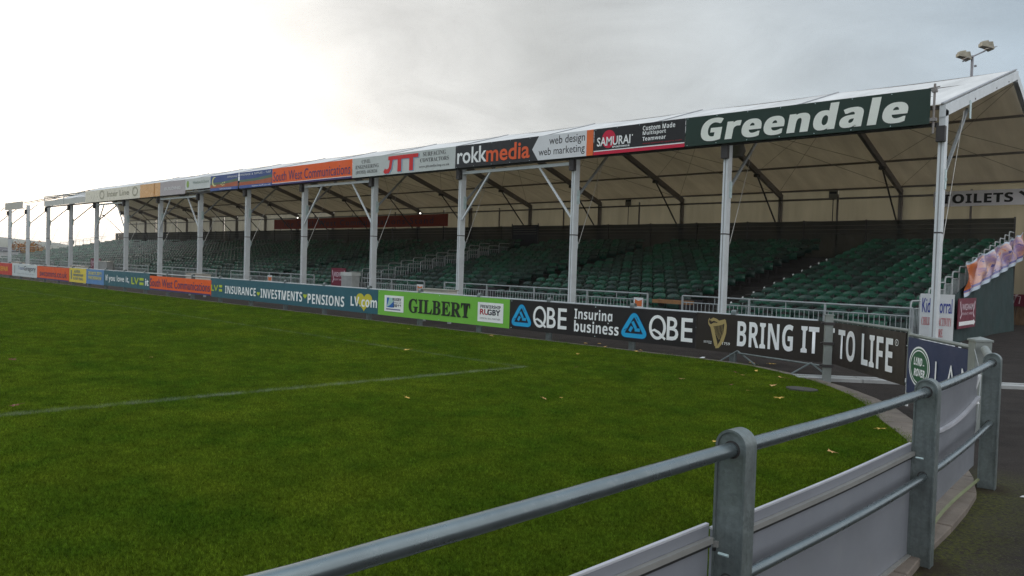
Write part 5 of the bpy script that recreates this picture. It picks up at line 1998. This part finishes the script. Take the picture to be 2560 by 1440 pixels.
small_lab = ['just below the left triangle of the black board', 'below the second initials, leftmost of the cluster', 'below the second initials, on the grass edge', 'middle one of the cluster below the second initials',
             'on the grass edge below the gold harp', 'on the grass edge left of the cluster', 'level with the cluster but further out on the grass', 'alone, right of the painted corner',
             'left one of two close together above the nearest rail', 'right one of two close together above the nearest rail', 'half way between painted corner and gate post', 'closest to the grey board backs',
             'left one of the pair below the drain cover', 'right below the tan pair left of the drain cover', 'far left beyond the painted corner lines', 'in the open grass above the nearest post',
             'upper one left of the gate post', 'lower one left of the gate post', 'against the kerb left of the gate post', 'brown, at the foot of the trestle', 'brown, right against the foot of the trestle',
             'below the lime green board, far from the kerb', 'below the long teal board']
for q, (x, y) in enumerate(small):
    o = link('fallen_leaf', lm[(q * 2) % 9], None, (x, y, GRASSZ), (random.uniform(-.3, .3), random.uniform(-.3, .3), random.uniform(0, 6)))
    s_ = random.uniform(0.028, 0.048)
    o.scale = (s_, s_, s_)
    tag(o, 'small autumn leaf on the grass, ' + small_lab[q], 'leaf', 'small fallen leaves on the grass')
tl_lab = ['leftmost tan leaf on the tarmac under the black board', 'second tan leaf on the tarmac under the black board', 'tan leaf on the tarmac behind the left trestle foot', 'tan leaf on the tarmac between the trestle feet']
for q, (x, y) in enumerate([(-10.14, 13.5), (-9.92, 13.72), (-6.2, 13.4), (-5.9, 13.6)]):
    o = link('fallen_leaf', lm[(q * 3) % 9], None, (x, y, 0.012), (0, 0, random.uniform(0, 6)))
    o.scale = (0.07, 0.07, 0.04)
    tag(o, tl_lab[q], 'leaf', 'leaves on the tarmac under the boards')
for (x, y, z, s_, lb) in ((-6.85, 12.71, 0.08, 0.05, 'scrap of white paper on the grass edge below the dark brown board'), (-0.98, 7.0, 0.012, 0.035, 'scrap of white paper on the tarmac right of the last round-topped post')):
    o = MB().add([(-1, -0.6, 0), (0.9, -0.4, 0.2), (1, 0.5, 0.5), (-0.7, 0.7, 0.1), (0, 0, 0.5)], [(0, 1, 4), (1, 2, 4), (2, 3, 4), (3, 0, 4)]).obj('paper_scrap', white_b, None, loc=(x, y, z))
    o.scale = (s_, s_, s_)
    tag(o, lb, 'litter', 'scraps of white paper')

# ------------------------------------------------------------------ far left: house and autumn trees
az = lambda p: radians(13.31 + 0.0214 * p)
dist = 172


def place(px_, dist_):
    return (-dist_ * cos(az(px_)), dist_ * sin(az(px_)))


hx, hy = place(-34, dist)
hs = thing('house', 'pale grey rendered house with a dark gabled roof at the far left', 'house', (hx, hy, terr(hx, hy) - 0.9), radians(48))
MB().box(-3.6, 3.0, 0, 7, 0, 4.9).obj('wall', house_m, hs)
MB().add([(-4.0, -0.4, 4.8), (3.4, -0.4, 4.8), (-0.3, -0.4, 6.1), (-4.0, 7.4, 4.8), (3.4, 7.4, 4.8), (-0.3, 7.4, 6.1)], [(0, 1, 2), (5, 4, 3), (0, 2, 5, 3), (1, 4, 5, 2), (0, 3, 4, 1)]).obj('roof', slate_m, hs)
wn = MB().box(0.3, 1.5, -0.06, -0.002, 3.4, 4.5).obj('window', glass_m, hs)
MB().box(0.2, 1.6, -0.09, -0.061, 3.3, 3.4).obj('sill', white_b, wn)
wn = MB().box(-2.4, -1.2, -0.06, -0.002, 3.4, 4.5).obj('window', glass_m, hs)
# low boundary sheds in front of the house
hx2, hy2 = place(16, 165)
sh = thing('garden_shed', 'low pale shed with a flat roof beside the grey house', 'shed', (hx2, hy2, terr(hx2, hy2)), radians(48))
MB().box(-1.6, 0.9, 0, 3, 0, 3.9).obj('wall', mat('shed_pale', (0.42, 0.41, 0.42), 0.8), sh)
MB().box(-1.7, 1.0, -0.2, 3.2, 3.9, 4.0).obj('roof', slate_m, sh)

fol = [mat('autumn_foliage', (0.30, 0.115, 0.02), 0.8, 0, 0.45, 1.5), mat('golden_foliage', (0.34, 0.19, 0.035), 0.8, 0, 0.4, 1.5), mat('dark_foliage', (0.055, 0.05, 0.02), 0.8, 0, 0.4, 1.5), mat('pale_green_foliage', (0.10, 0.12, 0.04), 0.8, 0, 0.3, 1.0)]
bark = mat('bark', (0.05, 0.04, 0.03), 0.9)


def tree(label, px_, dist_, h, wd, mt, seed, cat='tree', nleaf=520):
    r_ = random.Random(seed)
    x, y = place(px_, dist_)
    r = thing('autumn_tree', label, cat, (x, y, terr(x, y) - 0.1), r_.uniform(0, 6), 'trees beyond the far end')
    tk = MB()
    tk.path([(0, 0, 0), (0.05, 0.1, h * 0.3), (0, 0.0, h * 0.62)], 0.13, 6)
    for k2 in range(6):
        a = r_.uniform(0, 2 * pi)
        z = h * r_.uniform(0.25, 0.5)
        tk.path([(0, 0, z), (wd * 0.2 * cos(a), wd * 0.2 * sin(a), z + h * 0.15), (wd * 0.36 * cos(a), wd * 0.36 * sin(a), z + h * 0.28)], 0.05, 5)
    tk.obj('trunk', bark, r)
    cr = MB()
    cl_ = [(r_.gauss(0, wd * 0.22), r_.gauss(0, wd * 0.22), h * r_.uniform(0.32, 0.88), r_.uniform(0.5, 1.0) * wd * 0.26) for _ in range(16)]
    for k2 in range(nleaf):
        c_ = cl_[r_.randrange(len(cl_))]
        v = Vector((r_.gauss(0, 1), r_.gauss(0, 1), r_.gauss(0, 1))).normalized() * c_[3] * r_.uniform(0.5, 1.1)
        p = Vector(c_[:3]) + v
        n_ = Vector((r_.gauss(0, 1), r_.gauss(0, 1), r_.gauss(0, 1))).normalized()
        s = r_.uniform(0.12, 0.24)
        t1 = n_.orthogonal().normalized() * s
        t2 = n_.cross(t1).normalized() * s * 0.8
        cr.add([p - t1, p - t2, p + t1, p + t2], [(0, 1, 2, 3)])
    cr.obj('crown', mt, r)
    return r


tree('rust orange tree, leftmost beside the grey house', 40, 195, 7.4, 3.6, fol[2], 1)
tree('orange tree between the two leftmost posts', 52, 190, 7.2, 4.0, fol[0], 2)
tree('golden orange tree behind the second post from the left', 66, 186, 7.0, 4.2, fol[1], 3)
tree('tall rust tree right of the second post from the left', 88, 184, 8.0, 4.8, fol[0], 4)
tree('low golden tree at the right of the orange group', 102, 188, 6.6, 3.8, fol[1], 5)
tree('dark leafless-looking tree among the orange ones', 76, 196, 7.0, 3.6, fol[2], 6)
for q in range(12):
    tree('pale green tree on the far slope, %s from the left' % ORD[q + 1], 24 + q * 16, 300 + 9 * (q % 4), 6.6, 8.5, fol[3], 20 + q, nleaf=260)

# ------------------------------------------------------------------ air
HAZE = 0.00034
if HAZE > 0:
    hm_ = bpy.data.materials.new('thin_haze')
    hm_.use_nodes = True
    hm_.node_tree.nodes.clear()
    t = NT(hm_.node_tree)
    ho = t.n('ShaderNodeOutputMaterial')
    pv = t.n('ShaderNodeVolumePrincipled')
    pv.inputs['Color'].default_value = (0.92, 0.94, 0.96, 1)
    pv.inputs['Density'].default_value = HAZE
    pv.inputs['Anisotropy'].default_value = 0.2
    t.link(pv.outputs[0], ho.inputs['Volume'])
    hz = MB().box(-3400, 3400, -3400, 3400, -8, 75).obj('haze', hm_)
    structure(hz, 'stuff')
    tag(hz, 'thin pale haze over the far hills', 'haze', None, 'stuff')
